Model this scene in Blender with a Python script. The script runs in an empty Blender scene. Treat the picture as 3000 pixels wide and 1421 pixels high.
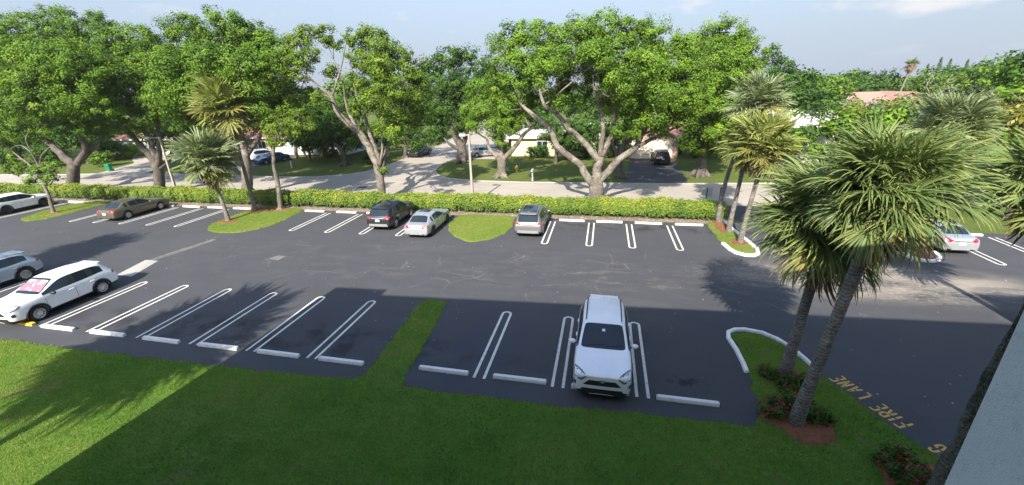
import bpy, bmesh, math, random
import numpy as np
from mathutils import Vector, Matrix, Euler
from mathutils.bvhtree import BVHTree

# ------------------------------------------------------------------ scene, camera, sky, sun
SC = bpy.context.scene
COL = SC.collection
cam_d = bpy.data.cameras.new('camera')
cam = bpy.data.objects.new('camera', cam_d)
COL.objects.link(cam)
cam_d.sensor_fit = 'HORIZONTAL'
cam_d.sensor_width = 36.0
cam_d.lens = 14.687
cam_d.clip_start = 0.05
cam_d.clip_end = 6000
_r = Vector((0.97769267, 0.20815856, -0.02805457))
_u = Vector((-0.04714061, 0.34762298, 0.93644863))
_f = Vector((-0.20468221, 0.91423645, -0.34968116))
cam.matrix_world = Matrix(((_r.x, _u.x, -_f.x, 0.0), (_r.y, _u.y, -_f.y, 0.0), (_r.z, _u.z, -_f.z, 9.353), (0, 0, 0, 1)))
SC.camera = cam

SUN_EL = math.radians(38.0)
SUN_AZ = math.radians(5.0)          # shadows run 5 degrees clockwise of +Y
w = bpy.data.worlds.new('World')
SC.world = w
w.use_nodes = True
nt = w.node_tree
bg = nt.nodes['Background']
sky = nt.nodes.new('ShaderNodeTexSky')
sky.sky_type = 'NISHITA'
sky.sun_disc = False
sky.sun_elevation = SUN_EL
sky.sun_rotation = math.pi + SUN_AZ
sky.altitude = 0
sky.air_density = 1.0
sky.dust_density = 1.2
sky.ozone_density = 1.0
bg.inputs['Strength'].default_value = 0.15


def _nd(tree, kind, **kw):
    n = tree.nodes.new(kind)
    for k, v in kw.items():
        if k.startswith('i_'):
            key = k[2:]
            n.inputs[int(key) if key.isdigit() else key.replace('_', ' ')].default_value = v
        else:
            setattr(n, k, v)
    return n


def _cloud_world():
    L = nt.links.new
    tc = _nd(nt, 'ShaderNodeTexCoord')
    sep = _nd(nt, 'ShaderNodeSeparateXYZ')
    L(tc.outputs['Generated'], sep.inputs[0])
    zz = _nd(nt, 'ShaderNodeMath', operation='MAXIMUM', i_1=0.0)
    L(sep.outputs['Z'], zz.inputs[0])
    za = _nd(nt, 'ShaderNodeMath', operation='ADD', i_1=0.26)
    L(zz.outputs[0], za.inputs[0])
    dx = _nd(nt, 'ShaderNodeMath', operation='DIVIDE')
    dy = _nd(nt, 'ShaderNodeMath', operation='DIVIDE')
    L(sep.outputs['X'], dx.inputs[0]); L(za.outputs[0], dx.inputs[1])
    L(sep.outputs['Y'], dy.inputs[0]); L(za.outputs[0], dy.inputs[1])
    cb = _nd(nt, 'ShaderNodeCombineXYZ')
    L(dx.outputs[0], cb.inputs[0]); L(dy.outputs[0], cb.inputs[1])
    n1 = _nd(nt, 'ShaderNodeTexNoise', i_Scale=2.1, i_Detail=8.0, i_Roughness=0.52)
    mp = _nd(nt, 'ShaderNodeMapping')
    mp.inputs['Location'].default_value = CLOUD_OFF
    L(cb.outputs[0], mp.inputs[0]); L(mp.outputs[0], n1.inputs['Vector'])
    rp = _nd(nt, 'ShaderNodeMapRange')
    rp.inputs['From Min'].default_value = 0.575
    rp.inputs['From Max'].default_value = 0.70
    L(n1.outputs['Fac'], rp.inputs['Value'])
    fade = _nd(nt, 'ShaderNodeMapRange')
    fade.inputs['From Min'].default_value = 0.02
    fade.inputs['From Max'].default_value = 0.10
    L(sep.outputs['Z'], fade.inputs['Value'])
    mu = _nd(nt, 'ShaderNodeMath', operation='MULTIPLY')
    L(rp.outputs[0], mu.inputs[0]); L(fade.outputs[0], mu.inputs[1])
    mk = _nd(nt, 'ShaderNodeMath', operation='MULTIPLY', i_1=0.92)
    L(mu.outputs[0], mk.inputs[0])
    hz = _nd(nt, 'ShaderNodeMix', data_type='RGBA')
    hf = _nd(nt, 'ShaderNodeMapRange', interpolation_type='SMOOTHSTEP')      # haze thickens towards the horizon
    hf.inputs['From Min'].default_value = 0.75
    hf.inputs['From Max'].default_value = 0.0
    hf.inputs['To Max'].default_value = 0.96
    L(sep.outputs['Z'], hf.inputs['Value'])
    L(hf.outputs[0], hz.inputs['Factor'])
    L(sky.outputs[0], hz.inputs[6])
    hz.inputs[7].default_value = (1.20, 1.40, 1.74, 1)
    mx = _nd(nt, 'ShaderNodeMix', data_type='RGBA')
    L(mk.outputs[0], mx.inputs['Factor'])
    L(hz.outputs[2], mx.inputs[6])
    mx.inputs[7].default_value = (2.3, 2.3, 2.35, 1)
    L(mx.outputs[2], bg.inputs['Color'])


CLOUD_OFF = (25.0, -36.5, 0.0)
_cloud_world()

sun_d = bpy.data.lights.new('sun', 'SUN')
sun_d.energy = 4.0
sun_d.angle = math.radians(0.53)
sun_d.color = (1.0, 0.93, 0.83)
sun = bpy.data.objects.new('sun', sun_d)
COL.objects.link(sun)
_sd = Vector((math.sin(SUN_AZ) * math.cos(SUN_EL), math.cos(SUN_AZ) * math.cos(SUN_EL), -math.sin(SUN_EL)))
sun.rotation_euler = _sd.to_track_quat('-Z', 'Y').to_euler()

SC.view_settings.view_transform = 'Standard'
SC.view_settings.look = 'None'
SC.view_settings.gamma = 1.0
SC.view_settings.exposure = 1.42
SC.render.engine = 'CYCLES'
SC.cycles.max_bounces = 6
SC.cycles.diffuse_bounces = 3
SC.cycles.glossy_bounces = 3
SC.cycles.transmission_bounces = 3
SC.cycles.transparent_max_bounces = 6
SC.cycles.sample_clamp_indirect = 6.0
SC.cycles.use_denoising = True

random.seed(7)
RNG = np.random.default_rng(7)

# ------------------------------------------------------------------ helpers


def tag(o, label=None, cat=None, group=None, kind=None):
    if label: o['label'] = label
    if cat: o['category'] = cat
    if group: o['group'] = group
    if kind: o['kind'] = kind
    return o


def empty(name, loc=(0, 0, 0), rz=0.0, parent=None):
    o = bpy.data.objects.new(name, None)
    o.empty_display_size = 0.2
    COL.objects.link(o)
    o.location = loc
    o.rotation_euler = (0, 0, rz)
    if parent: o.parent = parent
    return o


def link(name, me, mat=None, parent=None):
    o = bpy.data.objects.new(name, me)
    COL.objects.link(o)
    if mat is not None and len(me.materials) == 0:
        for m in (mat if isinstance(mat, (list, tuple)) else [mat]):
            me.materials.append(m)
    if parent: o.parent = parent
    return o


def mesh_np(name, V, F, smooth=False, attrs=None, midx=None):
    V = np.asarray(V, np.float32).reshape(-1, 3)
    F = np.asarray(F, np.int32)
    n, k = F.shape
    me = bpy.data.meshes.new(name)
    me.vertices.add(len(V)); me.vertices.foreach_set('co', V.ravel())
    me.loops.add(n * k); me.loops.foreach_set('vertex_index', F.ravel())
    me.polygons.add(n)
    me.polygons.foreach_set('loop_start', np.arange(0, n * k, k, dtype=np.int32))
    me.polygons.foreach_set('loop_total', np.full(n, k, np.int32))
    if smooth: me.polygons.foreach_set('use_smooth', np.ones(n, bool))
    if midx is not None: me.polygons.foreach_set('material_index', np.asarray(midx, np.int32))
    for an, (dom, arr) in (attrs or {}).items():
        a = me.attributes.new(an, 'FLOAT', dom)
        a.data.foreach_set('value', np.asarray(arr, np.float32))
    me.update(calc_edges=True)
    return me


class MB:
    """collects simple shapes into one mesh"""

    def __init__(self):
        self.v = []; self.f = []; self.m = []

    def add(self, vs, fs, mi=0):
        b = len(self.v)
        self.v += [tuple(x) for x in vs]
        for f in fs:
            self.f.append(tuple(i + b for i in f)); self.m.append(mi)
        return self

    def box(self, c, s, rz=0.0, mi=0, M=None):
        hx, hy, hz = s[0] / 2, s[1] / 2, s[2] / 2
        vs = [Vector((x * hx, y * hy, z * hz)) for z in (-1, 1) for y in (-1, 1) for x in (-1, 1)]
        if M is not None:
            vs = [M @ q for q in vs]
        else:
            R = Matrix.Rotation(rz, 3, 'Z')
            vs = [R @ q for q in vs]
        vs = [q + Vector(c) for q in vs]
        return self.add(vs, [(0, 2, 3, 1), (4, 5, 7, 6), (0, 1, 5, 4), (2, 6, 7, 3), (0, 4, 6, 2), (1, 3, 7, 5)], mi)

    def prism(self, pts, z0, z1, mi=0, cap=True):
        n = len(pts)
        vs = [(p[0], p[1], z0) for p in pts] + [(p[0], p[1], z1) for p in pts]
        fs = [(i, (i + 1) % n, n + (i + 1) % n, n + i) for i in range(n)]
        if cap: fs += [tuple(range(n, 2 * n)), tuple(reversed(range(n)))]
        return self.add(vs, fs, mi)

    def tube(self, pts, rad, n=8, mi=0, cap=True):
        pts = [Vector(p) for p in pts]
        if not isinstance(rad, (list, tuple)): rad = [rad] * len(pts)
        vs = []
        up = None
        for i, p in enumerate(pts):
            d = (pts[min(i + 1, len(pts) - 1)] - pts[max(i - 1, 0)])
            if d.length < 1e-9: d = Vector((0, 0, 1))
            d.normalize()
            if up is None:
                up = Vector((1, 0, 0)) if abs(d.x) < 0.8 else Vector((0, 1, 0))
            a = (up - d * up.dot(d))
            if a.length < 1e-6: a = Vector((0, 1, 0)) - d * d.y
            a.normalize(); up = a
            b = d.cross(a)
            for k in range(n):
                t = 2 * math.pi * k / n
                vs.append(p + (a * math.cos(t) + b * math.sin(t)) * rad[i])
        fs = []
        for i in range(len(pts) - 1):
            for k in range(n):
                k2 = (k + 1) % n
                fs.append((i * n + k, i * n + k2, (i + 1) * n + k2, (i + 1) * n + k))
        if cap:
            fs.append(tuple(reversed(range(n))))
            fs.append(tuple(range((len(pts) - 1) * n, len(pts) * n)))
        return self.add(vs, fs, mi)

    def lathe(self, prof, c=(0, 0, 0), n=16, mi=0, axis='Z'):
        vs = []
        for r, z in prof:
            for k in range(n):
                t = 2 * math.pi * k / n
                if axis == 'Z': q = (c[0] + r * math.cos(t), c[1] + r * math.sin(t), c[2] + z)
                else: q = (c[0] + r * math.cos(t), c[1] + z, c[2] + r * math.sin(t))
                vs.append(q)
        fs = []
        for i in range(len(prof) - 1):
            for k in range(n):
                k2 = (k + 1) % n
                fs.append((i * n + k, i * n + k2, (i + 1) * n + k2, (i + 1) * n + k) if axis == 'Z' else
                          (i * n + k, (i + 1) * n + k, (i + 1) * n + k2, i * n + k2))
        return self.add(vs, fs, mi)

    def mesh(self, name, smooth=False):
        me = bpy.data.meshes.new(name)
        me.from_pydata([tuple(q) for q in self.v], [], self.f)
        if any(self.m): me.polygons.foreach_set('material_index', self.m)
        if smooth: me.polygons.foreach_set('use_smooth', [True] * len(self.f))
        me.update()
        return me

    def build(self, name, mat, parent=None, smooth=False):
        return link(name, self.mesh(name, smooth), mat, parent)


def bevelled(me, w=0.02, seg=2, ang=0.6):
    bm = bmesh.new(); bm.from_mesh(me)
    es = [e for e in bm.edges if len(e.link_faces) == 2 and e.calc_face_angle(0) > ang]
    bmesh.ops.bevel(bm, geom=es, offset=w, segments=seg, affect='EDGES', profile=0.5)
    bm.to_mesh(me); bm.free()
    return me


# ------------------------------------------------------------------ materials
MATS = {}


def pmat(name, base, rough=0.6, metal=0.0, spec=0.5, coat=0.0, var=None, bump=None, attr=None, trans=0.0, emit=None, obj=True, coatr=0.05):
    """var: (scale, colour2, lo, hi) noise blend; bump: (scale, strength, distance); attr: (name, colour2) blend by a face attribute"""
    m = bpy.data.materials.new(name)
    m.use_nodes = True
    t = m.node_tree
    L = t.links.new
    b = t.nodes['Principled BSDF']
    b.inputs['Base Color'].default_value = (*base, 1)
    b.inputs['Roughness'].default_value = rough
    b.inputs['Metallic'].default_value = metal
    b.inputs['Specular IOR Level'].default_value = spec
    b.inputs['Coat Weight'].default_value = coat
    b.inputs['Coat Roughness'].default_value = coatr
    src = None
    tc = None
    if var or bump:
        tc = _nd(t, 'ShaderNodeTexCoord')
    for i, vv in enumerate(var if (var and isinstance(var[0], tuple)) else ([var] if var else [])):
        sc, c2, lo, hi = vv
        n = _nd(t, 'ShaderNodeTexNoise', i_Scale=sc, i_Detail=5.0, i_Roughness=0.6)
        L(tc.outputs['Object'], n.inputs['Vector'])
        r = _nd(t, 'ShaderNodeMapRange')
        r.inputs['From Min'].default_value = lo; r.inputs['From Max'].default_value = hi
        L(n.outputs['Fac'], r.inputs['Value'])
        mx = _nd(t, 'ShaderNodeMix', data_type='RGBA')
        L(r.outputs[0], mx.inputs['Factor'])
        if src: L(src, mx.inputs[6])
        else: mx.inputs[6].default_value = (*base, 1)
        mx.inputs[7].default_value = (*c2, 1)
        src = mx.outputs[2]
    if attr:
        a = _nd(t, 'ShaderNodeAttribute', attribute_name=attr[0])
        prev = None
        stops = attr[1]
        rp = _nd(t, 'ShaderNodeValToRGB')
        rp.color_ramp.elements[0].position = stops[0][0]; rp.color_ramp.elements[0].color = (*stops[0][1], 1)
        rp.color_ramp.elements[1].position = stops[-1][0]; rp.color_ramp.elements[1].color = (*stops[-1][1], 1)
        for ps, c in stops[1:-1]:
            e = rp.color_ramp.elements.new(ps); e.color = (*c, 1)
        L(a.outputs['Fac'], rp.inputs['Fac'])
        src = rp.outputs['Color']
    if src: L(src, b.inputs['Base Color'])
    if bump:
        n = _nd(t, 'ShaderNodeTexNoise', i_Scale=bump[0], i_Detail=4.0)
        L(tc.outputs['Object'], n.inputs['Vector'])
        bp = _nd(t, 'ShaderNodeBump', i_Strength=bump[1], i_Distance=bump[2])
        L(n.outputs['Fac'], bp.inputs['Height']); L(bp.outputs[0], b.inputs['Normal'])
    if trans > 0:
        tr = _nd(t, 'ShaderNodeBsdfTranslucent')
        ms = _nd(t, 'ShaderNodeMixShader', i_0=trans)
        if src:
            br = _nd(t, 'ShaderNodeMix', data_type='RGBA', blend_type='MULTIPLY', i_0=1.0)
            L(src, br.inputs[6]); br.inputs[7].default_value = (1.5, 1.5, 0.6, 1)
            L(br.outputs[2], tr.inputs['Color'])
        else:
            tr.inputs['Color'].default_value = (*base, 1)
        L(b.outputs[0], ms.inputs[1]); L(tr.outputs[0], ms.inputs[2])
        L(ms.outputs[0], t.nodes['Material Output'].inputs['Surface'])
    MATS[name] = m
    return m
# ------------------------------------------------------------------ ground, street, parking lot, lawns


def ground_mat(name, base, layers, rough=.9, bump=None, cracks=None, spec=.3):
    """layers: (scale, colour, lo, hi, stretch) noise blends in object space; cracks: (scale, colour, width, y0, y1)"""
    m = bpy.data.materials.new(name); m.use_nodes = True
    t = m.node_tree; L = t.links.new
    b = t.nodes['Principled BSDF']
    b.inputs['Roughness'].default_value = rough
    b.inputs['Specular IOR Level'].default_value = spec
    tc = _nd(t, 'ShaderNodeTexCoord')
    rgb = _nd(t, 'ShaderNodeRGB'); rgb.outputs[0].default_value = (*base, 1)
    src = rgb.outputs[0]

    def mixin(fac, col):
        nonlocal src
        mx = _nd(t, 'ShaderNodeMix', data_type='RGBA')
        L(fac, mx.inputs['Factor']); L(src, mx.inputs[6]); mx.inputs[7].default_value = (*col, 1)
        src = mx.outputs[2]
    for ly in layers:
        sc, col, lo, hi = ly[:4]
        st = ly[4] if len(ly) > 4 else (1, 1, 1)
        mp = _nd(t, 'ShaderNodeMapping'); mp.inputs['Scale'].default_value = st
        mp.inputs['Location'].default_value = (sc * 3.7, sc * 1.3, 0)
        L(tc.outputs['Object'], mp.inputs[0])
        n = _nd(t, 'ShaderNodeTexNoise', i_Scale=sc, i_Detail=6.0, i_Roughness=.62)
        L(mp.outputs[0], n.inputs['Vector'])
        r = _nd(t, 'ShaderNodeMapRange'); r.inputs['From Min'].default_value = lo; r.inputs['From Max'].default_value = hi
        L(n.outputs['Fac'], r.inputs['Value'])
        fac = r.outputs[0]
        if len(ly) > 5:      # soft elliptic extent (cx, cy, rx, ry)
            cx, cy, rx, ry = ly[5]
            m2 = _nd(t, 'ShaderNodeMapping', vector_type='TEXTURE'); m2.inputs['Location'].default_value = (cx, cy, 0); m2.inputs['Scale'].default_value = (rx, ry, 1)
            L(tc.outputs['Object'], m2.inputs[0])
            g = _nd(t, 'ShaderNodeVectorMath', operation='LENGTH'); L(m2.outputs[0], g.inputs[0])
            r2 = _nd(t, 'ShaderNodeMapRange', interpolation_type='SMOOTHSTEP'); r2.inputs['From Min'].default_value = 1.0; r2.inputs['From Max'].default_value = .35
            L(g.outputs['Value'], r2.inputs['Value'])
            mm = _nd(t, 'ShaderNodeMath', operation='MULTIPLY'); L(fac, mm.inputs[0]); L(r2.outputs[0], mm.inputs[1]); fac = mm.outputs[0]
        mixin(fac, col)
    hgt = None
    for ck in (cracks or []):
        sc, col, wd, y0, y1, thr, amt = ck
        n0 = _nd(t, 'ShaderNodeTexNoise', i_Scale=sc * 2.2, i_Detail=4.0)
        L(tc.outputs['Object'], n0.inputs['Vector'])
        ad = _nd(t, 'ShaderNodeMix', data_type='VECTOR', i_0=.16)
        L(tc.outputs['Object'], ad.inputs[4]); L(n0.outputs['Color'], ad.inputs[5])
        vm = _nd(t, 'ShaderNodeVectorMath', operation='MULTIPLY_ADD')
        L(n0.outputs['Color'], vm.inputs[0]); vm.inputs[1].default_value = (1.1, 1.1, 0); L(tc.outputs['Object'], vm.inputs[2])
        v = _nd(t, 'ShaderNodeTexVoronoi', feature='DISTANCE_TO_EDGE', i_Scale=sc)
        L(vm.outputs[0], v.inputs['Vector'])
        r = _nd(t, 'ShaderNodeMapRange'); r.inputs['From Min'].default_value = wd; r.inputs['From Max'].default_value = wd * .35
        L(v.outputs['Distance'], r.inputs['Value'])
        n2 = _nd(t, 'ShaderNodeTexNoise', i_Scale=.35, i_Detail=3.0); L(tc.outputs['Object'], n2.inputs['Vector'])
        r2 = _nd(t, 'ShaderNodeMapRange'); r2.inputs['From Min'].default_value = thr; r2.inputs['From Max'].default_value = thr + .12
        L(n2.outputs['Fac'], r2.inputs['Value'])
        sp = _nd(t, 'ShaderNodeSeparateXYZ'); L(tc.outputs['Object'], sp.inputs[0])
        ra = _nd(t, 'ShaderNodeMapRange'); ra.inputs['From Min'].default_value = y0; ra.inputs['From Max'].default_value = y0 + 1.2; L(sp.outputs['Y'], ra.inputs['Value'])
        rb = _nd(t, 'ShaderNodeMapRange'); rb.inputs['From Min'].default_value = y1; rb.inputs['From Max'].default_value = y1 - 1.2; L(sp.outputs['Y'], rb.inputs['Value'])
        f = r.outputs[0]
        for o in (r2.outputs[0], ra.outputs[0], rb.outputs[0]):
            mm = _nd(t, 'ShaderNodeMath', operation='MULTIPLY'); L(f, mm.inputs[0]); L(o, mm.inputs[1]); f = mm.outputs[0]
        mm = _nd(t, 'ShaderNodeMath', operation='MULTIPLY', i_1=amt); L(f, mm.inputs[0])
        mixin(mm.outputs[0], col)
    L(src, b.inputs['Base Color'])
    if bump:
        n = _nd(t, 'ShaderNodeTexNoise', i_Scale=bump[0], i_Detail=3.0); L(tc.outputs['Object'], n.inputs['Vector'])
        bp = _nd(t, 'ShaderNodeBump', i_Strength=bump[1], i_Distance=bump[2]); L(n.outputs['Fac'], bp.inputs['Height']); L(bp.outputs[0], b.inputs['Normal'])
    MATS[name] = m
    return m


M_GRASS = ground_mat('lawn_grass', (.086, .182, .024), [(.22, (.120, .200, .034), .44, .60), (.8, (.064, .150, .020), .50, .66), (1.7, (.078, .162, .022), .50, .70), (9.0, (.135, .205, .038), .55, .75), (40.0, (.054, .112, .016), .56, .70), (.5, (.175, .165, .065), .60, .71)], rough=.95, bump=(55, .8, .05), spec=.15)
M_GRASSF = ground_mat('yard_grass', (.085, .12, .022), [(.25, (.11, .13, .030), .42, .62), (1.2, (.07, .10, .018), .50, .70), (6.0, (.12, .14, .04), .55, .75)], rough=.95, bump=(25, .8, .06), spec=.15)
M_LOT = ground_mat('lot_asphalt', (.053, .056, .063), [
    (.16, (.064, .066, .072), .40, .62), (.9, (.054, .054, .057), .50, .66, (.35, 1.2, 1)), (14.0, (.075, .074, .073), .55, .72), (120.0, (.040, .040, .042), .50, .64),
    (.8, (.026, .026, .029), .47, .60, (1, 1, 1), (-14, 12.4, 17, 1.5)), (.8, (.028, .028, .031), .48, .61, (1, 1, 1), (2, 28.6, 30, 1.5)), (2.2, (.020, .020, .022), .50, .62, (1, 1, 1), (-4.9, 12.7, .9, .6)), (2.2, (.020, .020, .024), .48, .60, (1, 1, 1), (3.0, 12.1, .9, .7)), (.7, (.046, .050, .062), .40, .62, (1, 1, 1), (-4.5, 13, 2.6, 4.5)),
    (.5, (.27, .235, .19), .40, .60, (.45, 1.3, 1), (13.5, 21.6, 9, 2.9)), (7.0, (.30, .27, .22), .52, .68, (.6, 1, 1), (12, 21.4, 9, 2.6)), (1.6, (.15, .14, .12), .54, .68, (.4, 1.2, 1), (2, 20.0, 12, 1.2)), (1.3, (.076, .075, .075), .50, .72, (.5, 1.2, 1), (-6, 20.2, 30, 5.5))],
    rough=.82, bump=(90, .35, .012), spec=.35,
    cracks=[(.30, (.19, .185, .175), .005, 16.4, 24.6, .47, .55), (.8, (.16, .155, .148), .007, 16.8, 24.2, .55, .45)])
M_GRASSI = ground_mat('island_grass', (.135, .185, .028), [(.5, (.165, .20, .04), .44, .62), (3.0, (.105, .155, .022), .50, .68), (20.0, (.19, .20, .06), .56, .72)], rough=.95, bump=(40, .8, .05), spec=.15)
M_STREET = ground_mat('street_asphalt', (.33, .295, .245), [(.2, (.37, .33, .275), .42, .6), (1.1, (.29, .26, .22), .50, .68, (.3, 1, 1)), (60.0, (.25, .23, .20), .55, .7)], rough=.9, bump=(60, .3, .01), spec=.25)
M_DRIVE = ground_mat('drive_asphalt', (.050, .050, .053), [(.5, (.065, .064, .065), .42, .6), (40.0, (.035, .035, .037), .52, .68)], rough=.85)
M_CONC = ground_mat('concrete', (.36, .34, .31), [(.8, (.30, .285, .26), .45, .62), (8.0, (.25, .235, .21), .56, .72), (50.0, (.42, .40, .37), .55, .7)], rough=.9, bump=(70, .25, .01))
M_KERBW = ground_mat('kerb_white_paint', (.74, .73, .70), [(2.5, (.60, .58, .54), .5, .68), (14.0, (.40, .38, .35), .62, .76)], rough=.75, bump=(50, .3, .01))
M_PAINT = ground_mat('line_paint', (.64, .63, .58), [(.5, (.54, .53, .49), .45, .62), (5.0, (.48, .47, .44), .5, .68), (26.0, (.27, .265, .25), .56, .72)], rough=.7)
M_PAINTY = ground_mat('line_paint_yellow', (.58, .36, .09), [(5.0, (.48, .30, .08), .5, .68), (30.0, (.22, .15, .06), .62, .76)], rough=.7)
M_STOP = ground_mat('wheel_stop_paint', (.68, .67, .64), [(2.0, (.56, .54, .51), .48, .64), (9.0, (.34, .31, .28), .60, .72), (40.0, (.45, .43, .40), .56, .7)], rough=.7, bump=(45, .3, .01))
M_STOPY = ground_mat('wheel_stop_yellow', (.72, .42, .04), [(3.0, (.60, .33, .03), .50, .68), (12.0, (.35, .25, .10), .62, .75)], rough=.7)
M_MULCH = ground_mat('red_mulch', (.27, .105, .055), [(6.0, (.19, .07, .04), .45, .6), (35.0, (.36, .16, .09), .52, .66), (70.0, (.10, .04, .025), .57, .70)], rough=.95, bump=(60, 1.0, .05))
M_LITTER = ground_mat('leaf_litter', (.24, .195, .14), [(1.2, (.15, .12, .085), .48, .62), (12.0, (.33, .28, .21), .50, .64), (45.0, (.11, .085, .06), .54, .68)], rough=.95, bump=(40, 1.0, .05))


def sheet(name, pts, z, mat, parent=None, kind='structure'):
    me = MB().add([(x, y, z) for x, y in pts], [tuple(range(len(pts)))]).mesh(name)
    bm = bmesh.new(); bm.from_mesh(me)
    bmesh.ops.recalc_face_normals(bm, faces=bm.faces)
    for f in bm.faces:
        if f.normal.z < 0: f.normal_flip()
    bmesh.ops.triangulate(bm, faces=bm.faces)
    bm.to_mesh(me); bm.free()
    o = link(name, me, mat, parent)
    if not parent: tag(o, kind=kind)
    return o


def smooth_poly(pts, sub=4):
    P = np.array(pts, float); n = len(P); out = []
    for i in range(n):
        p0, p1, p2, p3 = P[i - 1], P[i], P[(i + 1) % n], P[(i + 2) % n]
        for k in range(sub):
            t = k / sub
            out.append(tuple(.5 * ((2 * p1) + (-p0 + p2) * t + (2 * p0 - 5 * p1 + 4 * p2 - p3) * t * t + (-p0 + 3 * p1 - 3 * p2 + p3) * t ** 3)))
    return out


def mound(name, pts, h, mat, inset=.12, parent=None, kind='structure', z0=.0):
    """a low raised bed with a soft shoulder"""
    P = np.array(pts); c = P.mean(0)
    n = len(P)
    # inward normals
    nx = np.roll(P, -1, 0) - np.roll(P, 1, 0)
    nr = np.stack([-nx[:, 1], nx[:, 0]], 1); nr /= np.maximum(np.linalg.norm(nr, axis=1, keepdims=True), 1e-6)
    area = .5 * np.sum(P[:, 0] * np.roll(P[:, 1], -1) - P[:, 1] * np.roll(P[:, 0], -1))
    if area < 0: nr = -nr
    Q_ = P + nr * inset
    V = [(*p, z0) for p in P] + [(*q, z0 + h) for q in Q_]
    F = [(i, (i + 1) % n, n + (i + 1) % n, n + i) for i in range(n)] + [tuple(range(n, 2 * n))]
    me = MB().add(V, F).mesh(name)
    bm = bmesh.new(); bm.from_mesh(me); bmesh.ops.recalc_face_normals(bm, faces=bm.faces)
    bmesh.ops.triangulate(bm, faces=[f for f in bm.faces if len(f.verts) > 4]); bm.to_mesh(me); bm.free()
    o = link(name, me, mat, parent)
    if not parent: tag(o, kind=kind)
    return o


def ragged(pts, step=.22, amp=.035, seed=4):
    rng = np.random.default_rng(seed); out = []
    n = len(pts)
    for i in range(n):
        a, b = np.array(pts[i], float), np.array(pts[(i + 1) % n], float)
        ln = np.linalg.norm(b - a); k = max(1, int(ln / step)) if ln < 25 else 6
        for j in range(k):
            q = a + (b - a) * j / k
            out.append((q[0] + rng.normal(0, amp), q[1] + rng.normal(0, amp)))
    return out


def in_poly(x, y, poly):
    P = np.array(poly); inside = np.zeros(len(x), bool); j = len(P) - 1
    for i in range(len(P)):
        xi, yi = P[i]; xj, yj = P[j]
        c = ((yi > y) != (yj > y)) & (x < (xj - xi) * (y - yi) / (yj - yi + 1e-12) + xi)
        inside ^= c; j = i
    return inside


M_BLADE = pmat('grass_blade', (.07, .12, .02), rough=.6, spec=.25, attr=('var', [(0, (.062, .140, .018)), (.5, (.135, .222, .024)), (.85, (.205, .268, .040)), (1, (.30, .27, .10))]), trans=.32)


def grass(name, poly, density, h, z0, rng, wd=.012, clip=None, up=0.0):
    P = np.array(poly); lo, hi = P.min(0), P.max(0)
    if clip: lo = np.maximum(lo, clip[0]); hi = np.minimum(hi, clip[1])
    n = int((hi[0] - lo[0]) * (hi[1] - lo[1]) * density)
    x = rng.uniform(lo[0], hi[0], n); y = rng.uniform(lo[1], hi[1], n)
    k = in_poly(x, y, poly); x, y = x[k], y[k]; n = len(x)
    a = rng.uniform(0, 2 * math.pi, n); hh = h * (.5 + .8 * rng.random(n)); w_ = wd * (.7 + .6 * rng.random(n))
    lx, ly = rng.normal(0, .35, n) * hh, rng.normal(0, .35, n) * hh
    z = np.full(n, z0)
    v0 = np.stack([x - np.cos(a) * w_, y - np.sin(a) * w_, z], 1); v1 = np.stack([x + np.cos(a) * w_, y + np.sin(a) * w_, z], 1)
    v2 = np.stack([x + lx, y + ly, z + hh], 1)
    V = np.stack([v0, v1, v2], 1).reshape(-1, 3)
    patchy = .17 * np.sin(x * .55 + 1.6 * np.sin(y * .8)) + .10 * np.sin(x * 1.3 - y * 1.1 + np.sin(x * .37)) + .07 * np.sin(x * 3.1 + 2 * np.sin(y * 2.2)) + .05 * np.sin(y * 7.5)
    o = link(name, mesh_np(name, V, np.arange(3 * n).reshape(n, 3), attrs={'var': ('FACE', np.clip(rng.normal(.45 + up, .2, n) + patchy, 0, 1))}), M_BLADE)
    return tag(o, kind='stuff')


def ribbon(pts, wd, z):
    """flat strip of width wd along a path"""
    P = np.array(pts, float); d = np.gradient(P, axis=0); d /= np.maximum(np.linalg.norm(d, axis=1, keepdims=True), 1e-9)
    nrm = np.stack([-d[:, 1], d[:, 0]], 1) * wd / 2
    l, r = P + nrm, P - nrm
    n = len(P)
    V = [(*q, z) for q in r] + [(*q, z) for q in l]
    F = [(i, i + 1, n + i + 1, n + i) for i in range(n - 1)]
    return V, F


def kerb(name, pts, wd, h, mat, parent=None, z0=0.0, closed=False):
    """a rounded kerb along a path"""
    P = np.array(pts, float)
    if closed: d = np.roll(P, -1, 0) - np.roll(P, 1, 0)
    else: d = np.gradient(P, axis=0)
    d /= np.maximum(np.linalg.norm(d, axis=1, keepdims=True), 1e-9)
    nr = np.stack([-d[:, 1], d[:, 0]], 1)
    prof = [(-.5, 0), (-.46, .75), (-.32, 1.0), (.32, 1.0), (.46, .75), (.5, 0)]
    V = []
    for i in range(len(P)):
        for a, b in prof: V.append((P[i, 0] + nr[i, 0] * a * wd, P[i, 1] + nr[i, 1] * a * wd, z0 + b * h))
    k = len(prof); F = []
    m = len(P)
    for i in range(m if closed else m - 1):
        for j in range(k - 1): F.append((i * k + j, ((i + 1) % m) * k + j, ((i + 1) % m) * k + j + 1, i * k + j + 1))
    if not closed: F += [tuple(range(k)), tuple(reversed(range((m - 1) * k, m * k)))]
    me = MB().add(V, F).mesh(name, False)
    bm = bmesh.new(); bm.from_mesh(me); bmesh.ops.recalc_face_normals(bm, faces=bm.faces); bm.to_mesh(me); bm.free()
    return link(name, me, mat, parent)


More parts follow.
